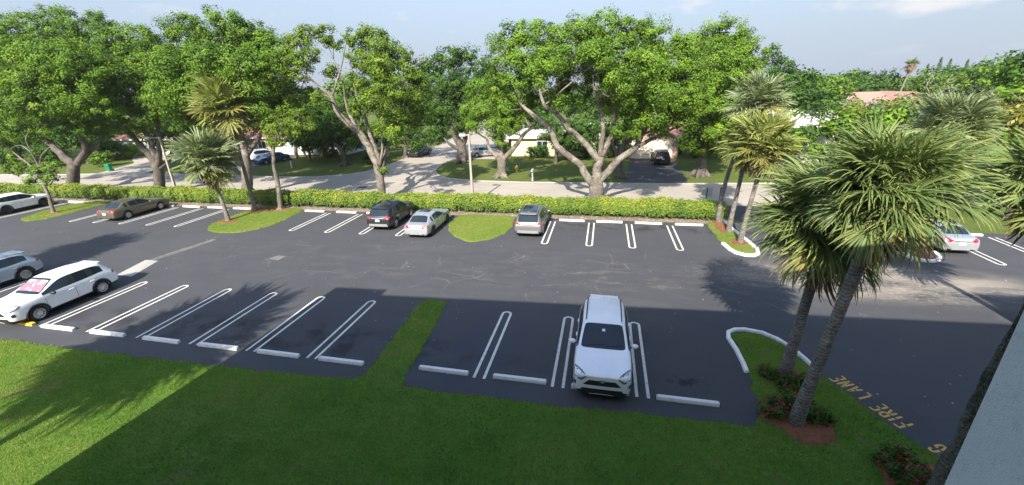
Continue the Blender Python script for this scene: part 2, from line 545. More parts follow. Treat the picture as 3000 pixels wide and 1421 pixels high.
# terrain to the horizon
T_ = 3000
sheet('terrain', [(-T_, -T_), (T_, -T_), (T_, T_), (-T_, T_)], 0.0, M_GRASSF)
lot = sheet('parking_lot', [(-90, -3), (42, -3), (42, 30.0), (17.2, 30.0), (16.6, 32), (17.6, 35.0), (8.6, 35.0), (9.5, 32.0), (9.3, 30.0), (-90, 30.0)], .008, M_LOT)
STREET_FAR = [(-130, 40.6), (-81, 40.9), (-72, 41.5), (-66, 42.5), (-61, 43.0), (-54, 43.2), (-46, 43.1), (-38, 42.5), (-33.5, 43.0), (-30.4, 44.3), (-28.6, 46.6), (-28.0, 50), (-28.1, 57), (-28.0, 62), (-28.6, 72), (-30, 84), (-33, 100), (-40, 125)]
STREET_R = [(-26, 130), (-18, 105), (-14.5, 84), (-15.8, 74), (-18.6, 67), (-20.4, 61), (-20.8, 56), (-20.8, 51.5), (-20.2, 48), (-18.8, 45.3), (-16.6, 43.3), (-13, 42.4), (-8.7, 42.1), (-4.6, 42.2), (2, 42.4), (7, 42.6), (14, 43.4), (26, 44.8), (60, 49), (120, 58)]
STREET_NEAR = [(120, 48.5), (60, 40.2), (26, 36.6), (17.6, 34.96), (8.6, 34.9), (-20, 34.9), (-60, 35.1), (-81, 34.4), (-130, 33.5)]
sheet('street', STREET_FAR + STREET_R + STREET_NEAR, .006, M_STREET)
tag(kerb('street_kerb', STREET_FAR, .28, .06, M_CONC), kind='structure')
tag(kerb('street_kerb', STREET_R, .28, .06, M_CONC), kind='structure')
sheet('driveway', [(2.0, 42.5), (8.2, 42.7), (8.5, 47), (8.75, 57.5), (3.5, 57.5), (2.9, 50)], .012, M_DRIVE)
sheet('driveway', [(-54.2, 43.1), (-44.8, 43.0), (-46.0, 48), (-46.8, 59), (-52.6, 59), (-52.8, 48)], .012, M_DRIVE)
sheet('driveway', [(-66, 42.4), (-58.5, 43.0), (-68.5, 57.5), (-80, 57.5), (-70, 50.5)], .012, M_STREET)
sheet('driveway', [(-20.7, 56.2), (-13.2, 56.4), (-13.2, 60.6), (-20.4, 60.8)], .012, M_STREET)
# the leaf-strewn strip under the hedge
sheet('hedge_bed', [(-90, 29.95), (-46, 29.6), (-30, 29.8), (-10, 29.8), (7.0, 29.97), (8.8, 30.6), (8.8, 32.2), (-90, 32.2)], .016, M_LITTER)

# near lawn with its tongue between the stalls and the lobe at the fire lane
LAWN = [(-95, 10.2), (-60, 10.25), (-24.5, 10.2), (-22.2, 10.14), (-20, 10.11), (-18, 10.17), (-16.2, 10.16), (-14.3, 10.22), (-12.6, 10.23), (-11, 10.31), (-9.5, 10.36), (-8.05, 10.42),
        (-7.86, 10.8), (-7.9, 12.8), (-8.07, 15.2), (-8.02, 15.95), (-7.72, 16.25), (-7.15, 16.3), (-6.84, 16.02), (-6.66, 15.0), (-6.5, 12.5), (-6.42, 10.95), (-6.3, 10.42),
        (-5, 10.37), (-3.6, 10.38), (-2.3, 10.38), (-1.1, 10.43), (.15, 10.47), (1.3, 10.53), (2.5, 10.52), (3.6, 10.55), (4.6, 10.6), (4.93, 11.15), (5.02, 11.7), (5.1, 12.5),
        (5.22, 13.4), (5.24, 14.4), (5.18, 15.25), (5.32, 15.55), (5.75, 15.75), (6.4, 15.6), (6.92, 15.0), (7.22, 13.95), (7.55, 13.2), (7.9, 12.4), (8.35, 11.3), (8.66, 10.65), (8.95, 10.3), (9.3, 9.7), (9.6, 8.0), (9.6, 1.5), (-95, 1.5)]
LAWN_R = ragged(LAWN)
mound('lawn', LAWN_R, .045, M_GRASS, inset=.05, z0=.009)
grass('grass', LAWN_R, 850, .07, .045, np.random.default_rng(1), wd=.009, clip=((-27, 2.0), (10, 17)), up=.18)
ISL_L = smooth_poly([(-47.6, 24.1), (-48.4, 25.0), (-49.2, 26.8), (-49.4, 28.6), (-48.6, 30.0), (-46.2, 30.2), (-45.9, 28.5), (-45.7, 26.8), (-45.5, 25.0), (-46.3, 24.0)])
ISL_M = smooth_poly([(-28.7, 24.2), (-29.5, 25.4), (-29.6, 27.5), (-29.4, 29.4), (-29.0, 30.1), (-26, 30.15), (-24.9, 29.9), (-24.5, 28.4), (-24.3, 26.6), (-24.5, 24.9), (-25.4, 23.9), (-26.7, 23.5), (-28.0, 23.7)])
ISL_O = smooth_poly([(-10.6, 26.7), (-10.9, 28.0), (-10.85, 29.2), (-10.4, 30.0), (-8.8, 30.1), (-6.9, 30.1), (-6.4, 29.8), (-6.2, 28.5), (-6.15, 27.1), (-6.45, 25.7), (-7.2, 24.6), (-8.1, 24.2), (-9.2, 24.7), (-10.1, 25.7)])
ISL_R = smooth_poly([(7.25, 29.9), (7.3, 28.0), (7.4, 25.5), (7.75, 24.35), (8.3, 24.1), (8.75, 24.35), (8.95, 25.2), (8.7, 27.2), (8.5, 29.3), (8.4, 30.2), (7.7, 30.3)])
ISL_R2 = smooth_poly([(16.55, 25.5), (16.75, 24.75), (17.4, 24.7), (17.95, 25.4), (18.05, 27.4), (17.9, 29.6), (16.9, 29.7), (16.6, 27.5)])
for nm, pl in (('grass_island', ISL_L), ('grass_island', ISL_M), ('grass_island', ISL_O), ('grass_island', ISL_R)):
    mound(nm, ragged(pl, .3, .04), .05, M_GRASSI, inset=.1, z0=.009)
mound('mulch_island', ISL_R2, .05, M_MULCH, inset=.1, z0=.009)
for k, pl in enumerate((ISL_L, ISL_M, ISL_O, ISL_R)):
    grass('grass', pl, 260, .085, .03, np.random.default_rng(10 + k), wd=.016, up=.2)
tag(kerb('white_kerb', [(5.10, 13.1), (5.13, 13.6), (5.12, 14.4), (5.04, 15.2), (5.14, 15.62), (5.42, 15.84), (5.8, 15.92), (6.4, 15.78), (6.8, 15.4), (7.1, 14.9), (7.3, 14.2), (7.42, 13.6)], .16, .10, M_KERBW, z0=.008),
    'white painted kerb curling round the grass lobe below the leaning palms', 'kerb', 'white kerbs')
k2 = [(7.35, 25.9), (7.5, 24.9), (7.7, 24.4), (8.1, 24.1), (8.5, 24.1), (8.85, 24.4), (9.02, 25.2), (8.9, 26.4), (8.75, 27.6), (8.6, 29.0), (8.5, 30.2), (8.5, 31.5)]
tag(kerb('white_kerb', k2, .22, .13, M_KERBW, z0=.008), 'white painted kerb round the island of three palms', 'kerb', 'white kerbs')
tag(kerb('white_kerb', smooth_poly([(16.5, 26.6), (16.5, 25.4), (16.75, 24.68), (17.4, 24.6), (18.0, 25.2), (18.1, 26.2)])[:-4], .22, .13, M_KERBW, z0=.008), 'white painted kerb round the mulch island beside the silver sedan', 'kerb', 'white kerbs')
tag(kerb('concrete_edging', [(-52.5, 29.95), (-49, 29.85), (-47.5, 29.75)], .14, .08, M_CONC, z0=.008), 'thin pale concrete edging at the hedge bed by the left island', 'kerb')
# mulch rings
for nm, c, rx, ry in (('mulch_ring', (-28.7, 26.1), .75, .7), ('mulch_ring', (-28.6, 29.2), 1.0, .7), ('mulch_ring', (-26.9, 29.6), 1.1, .5), ('mulch_ring', (8.05, 29.4), .5, 1.5), ('mulch_ring', (8.3, 26.2), .5, .6), ('mulch_ring', (-47.2, 26.2), .55, .5),
                     ('mulch_ring', (6.25, 12.95), .62, .62), ('mulch_ring', (5.9, 10.95), .95, .8), ('mulch_ring', (8.0, 9.4), 1.0, .7)):
    a = np.linspace(0, 2 * math.pi, 19)[:-1]
    rr = 1 + .12 * np.sin(a * 3 + c[0]) + .08 * np.sin(a * 5 + c[1])
    mound(nm, [(c[0] + rx * r_ * math.cos(t), c[1] + ry * r_ * math.sin(t)) for t, r_ in zip(a, rr)], .035, M_MULCH, inset=.1, z0=.052)

# painted stall loops
def hairpin(x, y0, tip, parent=lot, name='stall_line'):
    sg = 1 if tip > y0 else -1
    pts = [(x - .178, y0)] + [(x - .178, y) for y in np.linspace(y0, tip - sg * .23, 8)[1:]]
    pts += [(x - .178 * math.cos(t), tip - sg * .23 + sg * .18 * math.sin(t)) for t in np.linspace(0, math.pi, 11)[1:-1]]
    pts += [(x + .178, y) for y in np.linspace(tip - sg * .23, y0, 8)]
    V, F = ribbon(pts, .10, .014)
    return MB().add(V, F).build(name, M_PAINT, parent)


for x in [-33.5, -30.82, -26.6] + [-23.876 + 2.7 * i for i in range(6)]: hairpin(x, 11.25, 15.83)
for i in range(3): hairpin(-3.83 + 2.7 * i, 11.25, 15.85)
for x in (-3.41, -.62, 1.97, 4.70): hairpin(x, 29.15, 24.42)
for x in (-21.95, -19.03, -16.31, -13.54): hairpin(x, 29.2, 24.6)
for x in (-42.48, -39.97, -37.31, -34.62, -31.9): hairpin(x, 29.2, 24.3)
for x in (-53.6, -50.55): hairpin(x, 29.2, 24.2)
for x in (20.45, 23.15, 25.85): hairpin(x, 29.2, 24.55)
# concrete drain apron, worn strip and patches, flush with the lot
sheet('concrete_apron', [(-26.6, 16.3), (-27.2, 18.4), (-26.25, 18.4), (-25.45, 16.25)], .013, M_CONC, lot)
sheet('worn_strip', [(-27.05, 18.42), (-26.3, 22.3), (-25.8, 22.2), (-26.5, 18.42)], .012, ground_mat('worn_concrete', (.15, .145, .135), [(.8, (.075, .074, .073), .42, .58, (3, .6, 1)), (6, (.22, .21, .19), .54, .68, (3, .6, 1))]), lot)
sheet('repair_patch', [(-19.6, 19.7), (-19.3, 20.25), (-18.7, 20.2), (-18.75, 19.55)], .012, ground_mat('patch_asphalt', (.15, .145, .14), [(3, (.11, .108, .105), .45, .62)]), lot)
# stencilled fire lane lettering, read from the lane
STROKES = {
    'F': [((0, 0), (0, .42)), ((0, .56), (0, 1), (.62, 1)), ((.14, .52), (.5, .52))],
    'I': [((.1, 0), (.1, .44)), ((.1, .56), (.1, 1))],
    'R': [((0, 0), (0, .44)), ((0, .56), (0, 1), (.4, 1), (.6, .86), (.6, .64), (.42, .52), (.14, .52)), ((.3, .44), (.6, 0))],
    'E': [((0, .56), (0, 1), (.6, 1)), ((.6, 0), (0, 0), (0, .44)), ((.14, .5), (.5, .5))],
    'L': [((0, 1), (0, .12)), ((.0, 0), (.6, 0))],
    'A': [((0, 0), (.14, .44)), ((.17, .56), (.3, 1), (.62, 0)), ((.2, .32), (.5, .32))],
    'N': [((0, 0), (0, .9)), ((0, 1), (.6, 0)), ((.6, .1), (.6, 1))],
    'G': [((.6, .78), (.46, 1), (.14, 1), (0, .84), (0, .56)), ((0, .44), (0, .16), (.14, 0), (.46, 0), (.6, .16), (.6, .44), (.34, .44))],
}


def letters(txt, x, y, d, h, pitch, parent):
    d = Vector((d[0], d[1])).normalized(); up = Vector((-d.y, d.x))
    for ch in txt:
        mb = MB()
        for st in STROKES[ch]:
            P = []
            for (a, b), (a2, b2) in zip(st[:-1], st[1:]):
                for t in np.linspace(0, 1, 4)[:-1]: P.append((a + (a2 - a) * t, b + (b2 - b) * t))
            P.append(st[-1])
            W = [(x + d.x * a * h * .5 + up.x * b * h, y + d.y * a * h * .5 + up.y * b * h) for a, b in P]
            V, F = ribbon(W, .065, .014); mb.add(V, F)
        mb.build('letter_' + ch.lower(), M_PAINTY, parent)
        x += d.x * pitch * (.62 if ch == 'I' else 1); y += d.y * pitch * (.62 if ch == 'I' else 1)


_d = (-.43, .90)
letters('FIRE', 8.99, 11.48, _d, .50, .262, lot)
letters('LANE', 8.52, 12.58, _d, .50, .28, lot)
letters('G', 9.30, 10.66, _d, .47, .25, lot)

# wheel stops
def stop_mesh(n=1):
    mb = MB()
    prof = [(-.085, 0), (-.085, .05), (-.06, .12), (.06, .12), (.085, .05), (.085, 0)]
    V = []; k = len(prof)
    for x in (0, .03, 1.80, 1.83):
        s = .86 if x in (0, 1.83) else 1
        V += [(x, a * s, b * s) for a, b in prof]
    F = [(i * k + j, (i + 1) * k + j, (i + 1) * k + j + 1, i * k + j + 1) for i in range(3) for j in range(k - 1)]
    F += [tuple(range(k)), tuple(reversed(range(3 * k, 4 * k)))]
    me = mb.add(V, F).mesh('wheel_stop')
    bm = bmesh.new(); bm.from_mesh(me); bmesh.ops.recalc_face_normals(bm, faces=bm.faces); bm.to_mesh(me); bm.free()
    me.materials.append(M_STOP)
    return me


STOP = stop_mesh()
ORD = ['first', 'second', 'third', 'fourth', 'fifth', 'sixth', 'seventh', 'eighth', 'ninth', 'tenth']


def wheel_stop(x, y, label, rot=0.0):
    o = bpy.data.objects.new('wheel_stop', STOP); COL.objects.link(o)
    o.location = (x, y, .008); o.rotation_euler = (0, 0, rot)
    return tag(o, label, 'wheel stop', 'concrete wheel stops')


for i, x in enumerate((-10.02, -12.70, -15.47, -18.25, -21.08, -23.85)):
    wheel_stop(x, 11.26, 'white concrete wheel stop in the near row, %s one left of the grass tongue' % ORD[i], random.uniform(-.012, .012))
for x, y, lb in ((-6.07, 11.40, 'white concrete wheel stop in the empty stall just right of the grass tongue'), (-3.35, 11.40, 'white concrete wheel stop between the stained stall and the white sport utility'),
                 (-.68, 11.36, 'white concrete wheel stop under the front bumper of the white sport utility'), (1.99, 11.30, 'white concrete wheel stop near the kerbed lobe with leaning palms')):
    wheel_stop(x, y, lb, random.uniform(-.012, .012))
for i, x in enumerate((-2.97, -.30, 2.39, 5.08)):
    wheel_stop(x, 29.42, 'white concrete wheel stop along the hedge, %s one right of the grey hatchback' % ORD[i], random.uniform(-.01, .01))
for x, lb in ((-24.33, 'white concrete wheel stop by the hedge, nearest to the palm island on its right'), (-21.38, 'white concrete wheel stop by the hedge, second right of the palm island'), (-18.6, 'white concrete wheel stop by the hedge just left of the charcoal sport utility'),
              (-15.9, 'white concrete wheel stop hidden in front of the charcoal sport utility'), (-13.25, 'white concrete wheel stop at the nose of the silver saloon by the round island')):
    wheel_stop(x, 29.45, lb, random.uniform(-.01, .01))
for x, lb in ((-36.9, 'white concrete wheel stop by the hedge just right of the bronze sedan'), (-34.2, 'white concrete wheel stop by the hedge, second right of the bronze sedan'), (-31.5, 'white concrete wheel stop by the hedge, left edge of the palm island'),
              (-39.8, 'white concrete wheel stop at the nose of the bronze sedan'), (-50.45, 'white concrete wheel stop beside the slim tree island on the left'), (-53.2, 'white concrete wheel stop in front of the white crossover by the hedge')):
    wheel_stop(x, 29.45, lb, random.uniform(-.01, .01))
wheel_stop(18.4, 29.45, 'white concrete wheel stop in front of the silver sedan right of the palms')
wheel_stop(21.0, 29.45, 'white concrete wheel stop at far right beside the dark palm')
_ws = wheel_stop(-26.22, 11.28, 'wheel stop with a yellow painted end under the white crossover at left')
_y = MB(); _y.box((1.22, 0, .062), (1.24, .184, .128)); _yo = link('yellow_end', bevelled(_y.mesh('yellow_end'), .03, 2), M_STOPY, _ws)
wheel_stop(-33.0, 11.28, 'white concrete wheel stop ahead of the silver crossover at far left')
# ------------------------------------------------------------------ cars
M_GLASS = pmat('car_glass', (0.014, 0.024, 0.030), rough=0.05, spec=0.45)
M_TRIM = pmat('black_plastic', (0.018, 0.018, 0.02), rough=0.55)
M_TYRE = pmat('tyre_rubber', (0.016, 0.016, 0.017), rough=0.85)
M_ALLOY = pmat('alloy', (0.55, 0.56, 0.58), rough=0.3, metal=0.9)
M_ALLOYD = pmat('dark_alloy', (0.06, 0.06, 0.065), rough=0.35, metal=0.8)
M_CHROME = pmat('chrome', (0.75, 0.76, 0.78), rough=0.12, metal=1.0)
M_RED = pmat('tail_lamp_red', (0.42, 0.012, 0.015), rough=0.12, coat=0.6)
M_LAMP = pmat('headlamp_glass', (0.10, 0.11, 0.125), rough=0.08, coat=0.8)
M_LAMPW = pmat('headlamp_reflector', (0.75, 0.77, 0.8), rough=0.15, metal=0.6)
M_PLATE = pmat('plate', (0.72, 0.72, 0.70), rough=0.5)
M_PLATEC = pmat('plate_green', (0.25, 0.42, 0.18), rough=0.5)
M_PLATEO = pmat('plate_orange', (0.75, 0.32, 0.05), rough=0.5)


def paint(name, c, metal=0.0, rough=0.35, coat=0.55):
    return pmat(name, c, rough=rough, metal=metal, coat=coat, coatr=0.03, var=(2.3, tuple(x * 0.93 for x in c), 0.4, 0.7))


# station rows: (x, w, zb, zmid, zs, y5, z5, y6, z6, y7, z7, z8, z9)
SUV = [
    (2.30, .66, .34, .52, .74, .62, .90, .56, .94, .47, .955, .965, .97, ''),
    (2.24, .82, .25, .52, .80, .78, .965, .71, 1.00, .60, 1.015, 1.025, 1.03, ''),
    (2.06, .895, .21, .53, .87, .85, 1.005, .78, 1.04, .66, 1.055, 1.065, 1.07, ''),
    (1.60, .925, .20, .54, .92, .865, 1.05, .80, 1.085, .68, 1.10, 1.11, 1.12, ''),
    (1.00, .925, .20, .54, .95, .88, 1.085, .825, 1.12, .745, 1.135, 1.145, 1.15, 'cowl'),
    (0.22, .925, .20, .54, .96, .875, 1.10, .705, 1.57, .625, 1.625, 1.66, 1.665, 'roof_f'),
    (-.24, .925, .20, .54, .965, .875, 1.105, .72, 1.595, .64, 1.65, 1.69, 1.70, 'b1'),
    (-.32, .925, .20, .54, .965, .875, 1.107, .72, 1.597, .64, 1.652, 1.692, 1.702, 'b2'),
    (-1.08, .925, .20, .54, .975, .868, 1.125, .71, 1.585, .635, 1.645, 1.68, 1.69, 'c1'),
    (-1.15, .925, .20, .54, .975, .866, 1.13, .708, 1.58, .633, 1.64, 1.675, 1.685, 'c2'),
    (-1.72, .915, .22, .55, .985, .835, 1.18, .685, 1.51, .61, 1.58, 1.62, 1.63, 'roof_r'),
    (-2.15, .895, .26, .56, .95, .80, 1.04, .74, 1.065, .665, 1.075, 1.08, 1.085, 'tail'),
    (-2.27, .865, .30, .56, .82, .77, .91, .70, .93, .62, .94, .945, .95, ''),
    (-2.30, .74, .36, .52, .66, .68, .74, .60, .76, .52, .765, .77, .77, ''),
]
SEDAN = [
    (2.44, .58, .30, .42, .55, .54, .62, .48, .645, .40, .655, .66, .665, ''),
    (2.38, .78, .21, .42, .64, .74, .73, .67, .76, .58, .775, .785, .79, ''),
    (2.14, .885, .18, .44, .71, .84, .81, .77, .84, .66, .855, .865, .87, ''),
    (1.55, .92, .17, .46, .77, .865, .875, .80, .905, .68, .92, .935, .945, ''),
    (0.88, .92, .17, .46, .80, .875, .915, .825, .95, .745, .965, .975, .985, 'cowl'),
    (0.02, .92, .17, .46, .805, .87, .93, .685, 1.305, .59, 1.365, 1.40, 1.41, 'roof_f'),
    (-.36, .92, .17, .46, .81, .87, .935, .695, 1.34, .60, 1.40, 1.44, 1.45, 'b1'),
    (-.44, .92, .17, .46, .81, .87, .936, .695, 1.34, .60, 1.40, 1.44, 1.45, 'b2'),
    (-1.12, .92, .17, .46, .82, .855, .95, .67, 1.29, .575, 1.35, 1.39, 1.40, 'c1'),
    (-1.20, .92, .17, .46, .82, .853, .953, .665, 1.28, .57, 1.34, 1.38, 1.39, 'c2'),
    (-1.36, .918, .18, .46, .825, .845, .962, .65, 1.25, .555, 1.315, 1.355, 1.365, 'roof_r'),
    (-1.84, .905, .20, .47, .82, .81, .965, .735, .995, .655, 1.005, 1.015, 1.02, 'tail'),
    (-2.36, .86, .24, .47, .76, .775, .915, .70, .945, .60, .955, .965, .97, ''),
    (-2.43, .82, .27, .46, .68, .74, .80, .66, .82, .57, .83, .835, .84, ''),
    (-2.46, .70, .32, .43, .54, .64, .60, .57, .62, .48, .63, .635, .64, ''),
]


def car_shell(rows, sx, sy, sz, wb, wr, clad):
    """cage -> subdivided closed shell with wheel wells; faces keep a slot index:
    0 body 1 trim 2 windscreen 3 rear window 4 side glass front 5 side glass rear 6 quarter 7 door front 8 door rear 9 well"""
    ns = len(rows)
    names = [r[13] for r in rows]
    V = []
    for r in rows:
        x, w_, zb, zm, zs, y5, z5, y6, z6, y7, z7, z8, z9, nm = r
        bow = 0.07 if nm in ('cowl', 'roof_f') else (-0.05 if nm in ('tail', 'roof_r') else 0.0)
        half = [(x, 0, zb), (x, .80 * w_, zb), (x, .975 * w_, zb + (.16 if clad else .09)), (x, w_, zm), (x, .985 * w_, zs),
                (x, y5, z5), (x, y6, z6), (x + bow * .3, y7, z7), (x + bow * .8, y7 * .52, z8), (x + bow, 0, z9)]
        ring = half + [(q[0], -q[1], q[2]) for q in half[-2:0:-1]]
        V += [(q[0] * sx, q[1] * sy, q[2] * sz) for q in ring]
    nr = 18
    F = []; S = []
    ix = {n: i for i, n in enumerate(names) if n}

    def slot(i, k):
        kk = k if k < 9 else 17 - k      # segment index on the half ring
        n0 = i
        if kk <= 0: return 1
        if kk == 1: return 1 if clad else 0
        cw, rf, b1, b2, c1, c2, rr, tl = (ix[q] for q in ('cowl', 'roof_f', 'b1', 'b2', 'c1', 'c2', 'roof_r', 'tail'))
        if kk in (7, 8):
            if i == cw: return 2
            if i == rr: return 3
        if kk == 5:
            if cw <= i < b1: return 4
            if b2 <= i < c1: return 5
            if c2 <= i < rr: return 6
            if b1 <= i < b2 or (clad and c1 <= i < c2): return 1
        if kk in (2, 3, 4):
            if cw <= i < b2: return 7
            if b2 <= i < c2: return 8
        return 0
    for i in range(ns - 1):
        for k in range(nr):
            k2 = (k + 1) % nr
            F.append((i * nr + k, i * nr + k2, (i + 1) * nr + k2, (i + 1) * nr + k)); S.append(slot(i, k))
    for e, rev in ((0, False), (ns - 1, True)):
        o = e * nr
        for k in range(9):
            a, b = k, k + 1
            a2, b2_ = (18 - a) % 18, (18 - b) % 18
            q = (o + a, o + b, o + b2_, o + a2)
            q = tuple(dict.fromkeys(q))
            F.append(tuple(reversed(q)) if not rev else q); S.append(1 if k == 0 else 0)
    me = bpy.data.meshes.new('shell')
    me.from_pydata(V, [], F)
    me.polygons.foreach_set('material_index', S)
    me.update()
    bm = bmesh.new(); bm.from_mesh(me)
    bmesh.ops.recalc_face_normals(bm, faces=bm.faces)
    cr = bm.edges.layers.float.new('crease_edge')
    bm.verts.ensure_lookup_table()
    for e in bm.edges:
        a, b = e.verts[0].index, e.verts[1].index
        ka, kb = a % nr, b % nr
        ka = ka if ka <= 9 else 18 - ka
        kb = kb if kb <= 9 else 18 - kb
        if ka == kb:
            e[cr] = {1: .5, 2: .35 if clad else .15, 4: .35, 5: .55, 6: .45, 7: .35}.get(ka, 0.0)
        sl = {f.material_index for f in e.link_faces}
        if len(sl) > 1 and (sl & {2, 3}): e[cr] = max(e[cr], .6)
    bm.to_mesh(me); bm.free()
    o = bpy.data.objects.new('tmp', me); COL.objects.link(o)
    for k in range(10): me.materials.append(None)
    sd = o.modifiers.new('s', 'SUBSURF'); sd.levels = 2; sd.render_levels = 2
    cm = bpy.data.meshes.new('cut')
    mb = MB()
    for xx in (wb / 2, -wb / 2):
        for s in (-1, 1):
            mb.lathe([(0, -.16), (wr * 1.16, -.16), (wr * 1.16, .16), (0, .16)], c=(xx, s * (rows[6][1] * sy - .12), wr * 1.0), n=28, axis='Y')
    cme = mb.mesh('cut')
    bm = bmesh.new(); bm.from_mesh(cme); bmesh.ops.remove_doubles(bm, verts=bm.verts, dist=1e-5)
    bmesh.ops.recalc_face_normals(bm, faces=bm.faces)
    for f in bm.faces: f.material_index = 9
    bm.to_mesh(cme); bm.free()
    for k in range(10): cme.materials.append(None)
    co = bpy.data.objects.new('cut', cme); COL.objects.link(co)
    bo = o.modifiers.new('b', 'BOOLEAN'); bo.operation = 'DIFFERENCE'; bo.object = co; bo.solver = 'EXACT'
    dg = bpy.context.evaluated_depsgraph_get(); dg.update()
    res = bpy.data.meshes.new_from_object(o.evaluated_get(dg))
    bpy.data.objects.remove(o); bpy.data.objects.remove(co)
    return res


def split_slots(me, groups):
    """cut a mesh into one mesh per group of (slots, side) -> list of meshes"""
    out = []
    co = np.empty(len(me.vertices) * 3, np.float32); me.vertices.foreach_get('co', co); co = co.reshape(-1, 3)
    for slots, side in groups:
        fs = []
        for pl in me.polygons:
            if pl.material_index in slots:
                if side:
                    if pl.center.y * side <= 0: continue
                fs.append(tuple(pl.vertices))
        if not fs: out.append(None); continue
        used = sorted({i for f in fs for i in f})
        mp = {a: b for b, a in enumerate(used)}
        m = bpy.data.meshes.new('part')
        m.from_pydata([tuple(co[i]) for i in used], [], [tuple(mp[i] for i in f) for f in fs])
        m.polygons.foreach_set('use_smooth', [True] * len(fs))
        m.update()
        out.append(m)
    return out


def patch(bvh, corners, nu=6, nv=4, off=.008):
    a, b, c, d = [Vector(q) for q in corners]
    V = []; F = []
    for j in range(nv + 1):
        for i in range(nu + 1):
            u, v = i / nu, j / nv
            q = (a * (1 - u) + b * u) * (1 - v) + (d * (1 - u) + c * u) * v
            loc, nor, _, _ = bvh.find_nearest(q)
            if nor.dot(q - Vector((0, 0, q.z * .6 + .25))) < 0: nor = -nor
            V.append(loc + nor * off)
    for j in range(nv):
        for i in range(nu):
            k = j * (nu + 1) + i
            F.append((k, k + 1, k + nu + 2, k + nu + 1))
    me = bpy.data.meshes.new('patch')
    me.from_pydata([tuple(q) for q in V], [], F)
    me.polygons.foreach_set('use_smooth', [True] * len(F))
    me.update()
    return me


WHEELS = {}


def wheel_meshes(r, wd, style):
    key = (round(r, 3), style)
    if key in WHEELS: return WHEELS[key]
    mb = MB()
    h = wd / 2
    mb.lathe([(r * .66, -h), (r * .93, -h), (r * .99, -h * .7), (r, 0), (r * .99, h * .7), (r * .93, h), (r * .66, h), (r * .64, h * .55)], n=28, axis='Y')
    ty = mb.mesh('tyre', True)
    mb = MB()
    mb.lathe([(0, h * .42), (r * .66, h * .35), (r * .66, h * .92), (r * .70, h * .98)], n=24, axis='Y', mi=1)
    mb.lathe([(r * .60, h * .90), (r * .665, h * .99), (r * .70, h * 1.0)], n=24, axis='Y')
    n = 5 if style == 'five' else (7 if style == 'seven' else 10)
    for k in range(n):
        t = 2 * math.pi * k / n
        for s in ((-1, 1) if style == 'five' else (0,)):
            t0 = t + s * .16; t1 = t + s * .24
            wv = r * (.05 if n > 5 else .045)
            p0 = Vector((math.cos(t0) * r * .12, h * .95, math.sin(t0) * r * .12)); p1 = Vector((math.cos(t1) * r * .63, h * .98, math.sin(t1) * r * .63))
            sd = Vector((-math.sin(t1), 0, math.cos(t1))) * wv
            dn = Vector((0, -h * .22, 0))
            mb.add([p0 - sd, p0 + sd, p1 + sd, p1 - sd, p0 - sd + dn, p0 + sd + dn, p1 + sd + dn, p1 - sd + dn],
                   [(0, 3, 2, 1), (0, 1, 5, 4), (1, 2, 6, 5), (2, 3, 7, 6), (3, 0, 4, 7)])
    mb.lathe([(0, h * 1.0), (r * .15, h * .98), (r * .17, h * .8)], n=12, axis='Y')
    rm = mb.mesh('rim', False)
    WHEELS[key] = (ty, rm)
    return WHEELS[key]


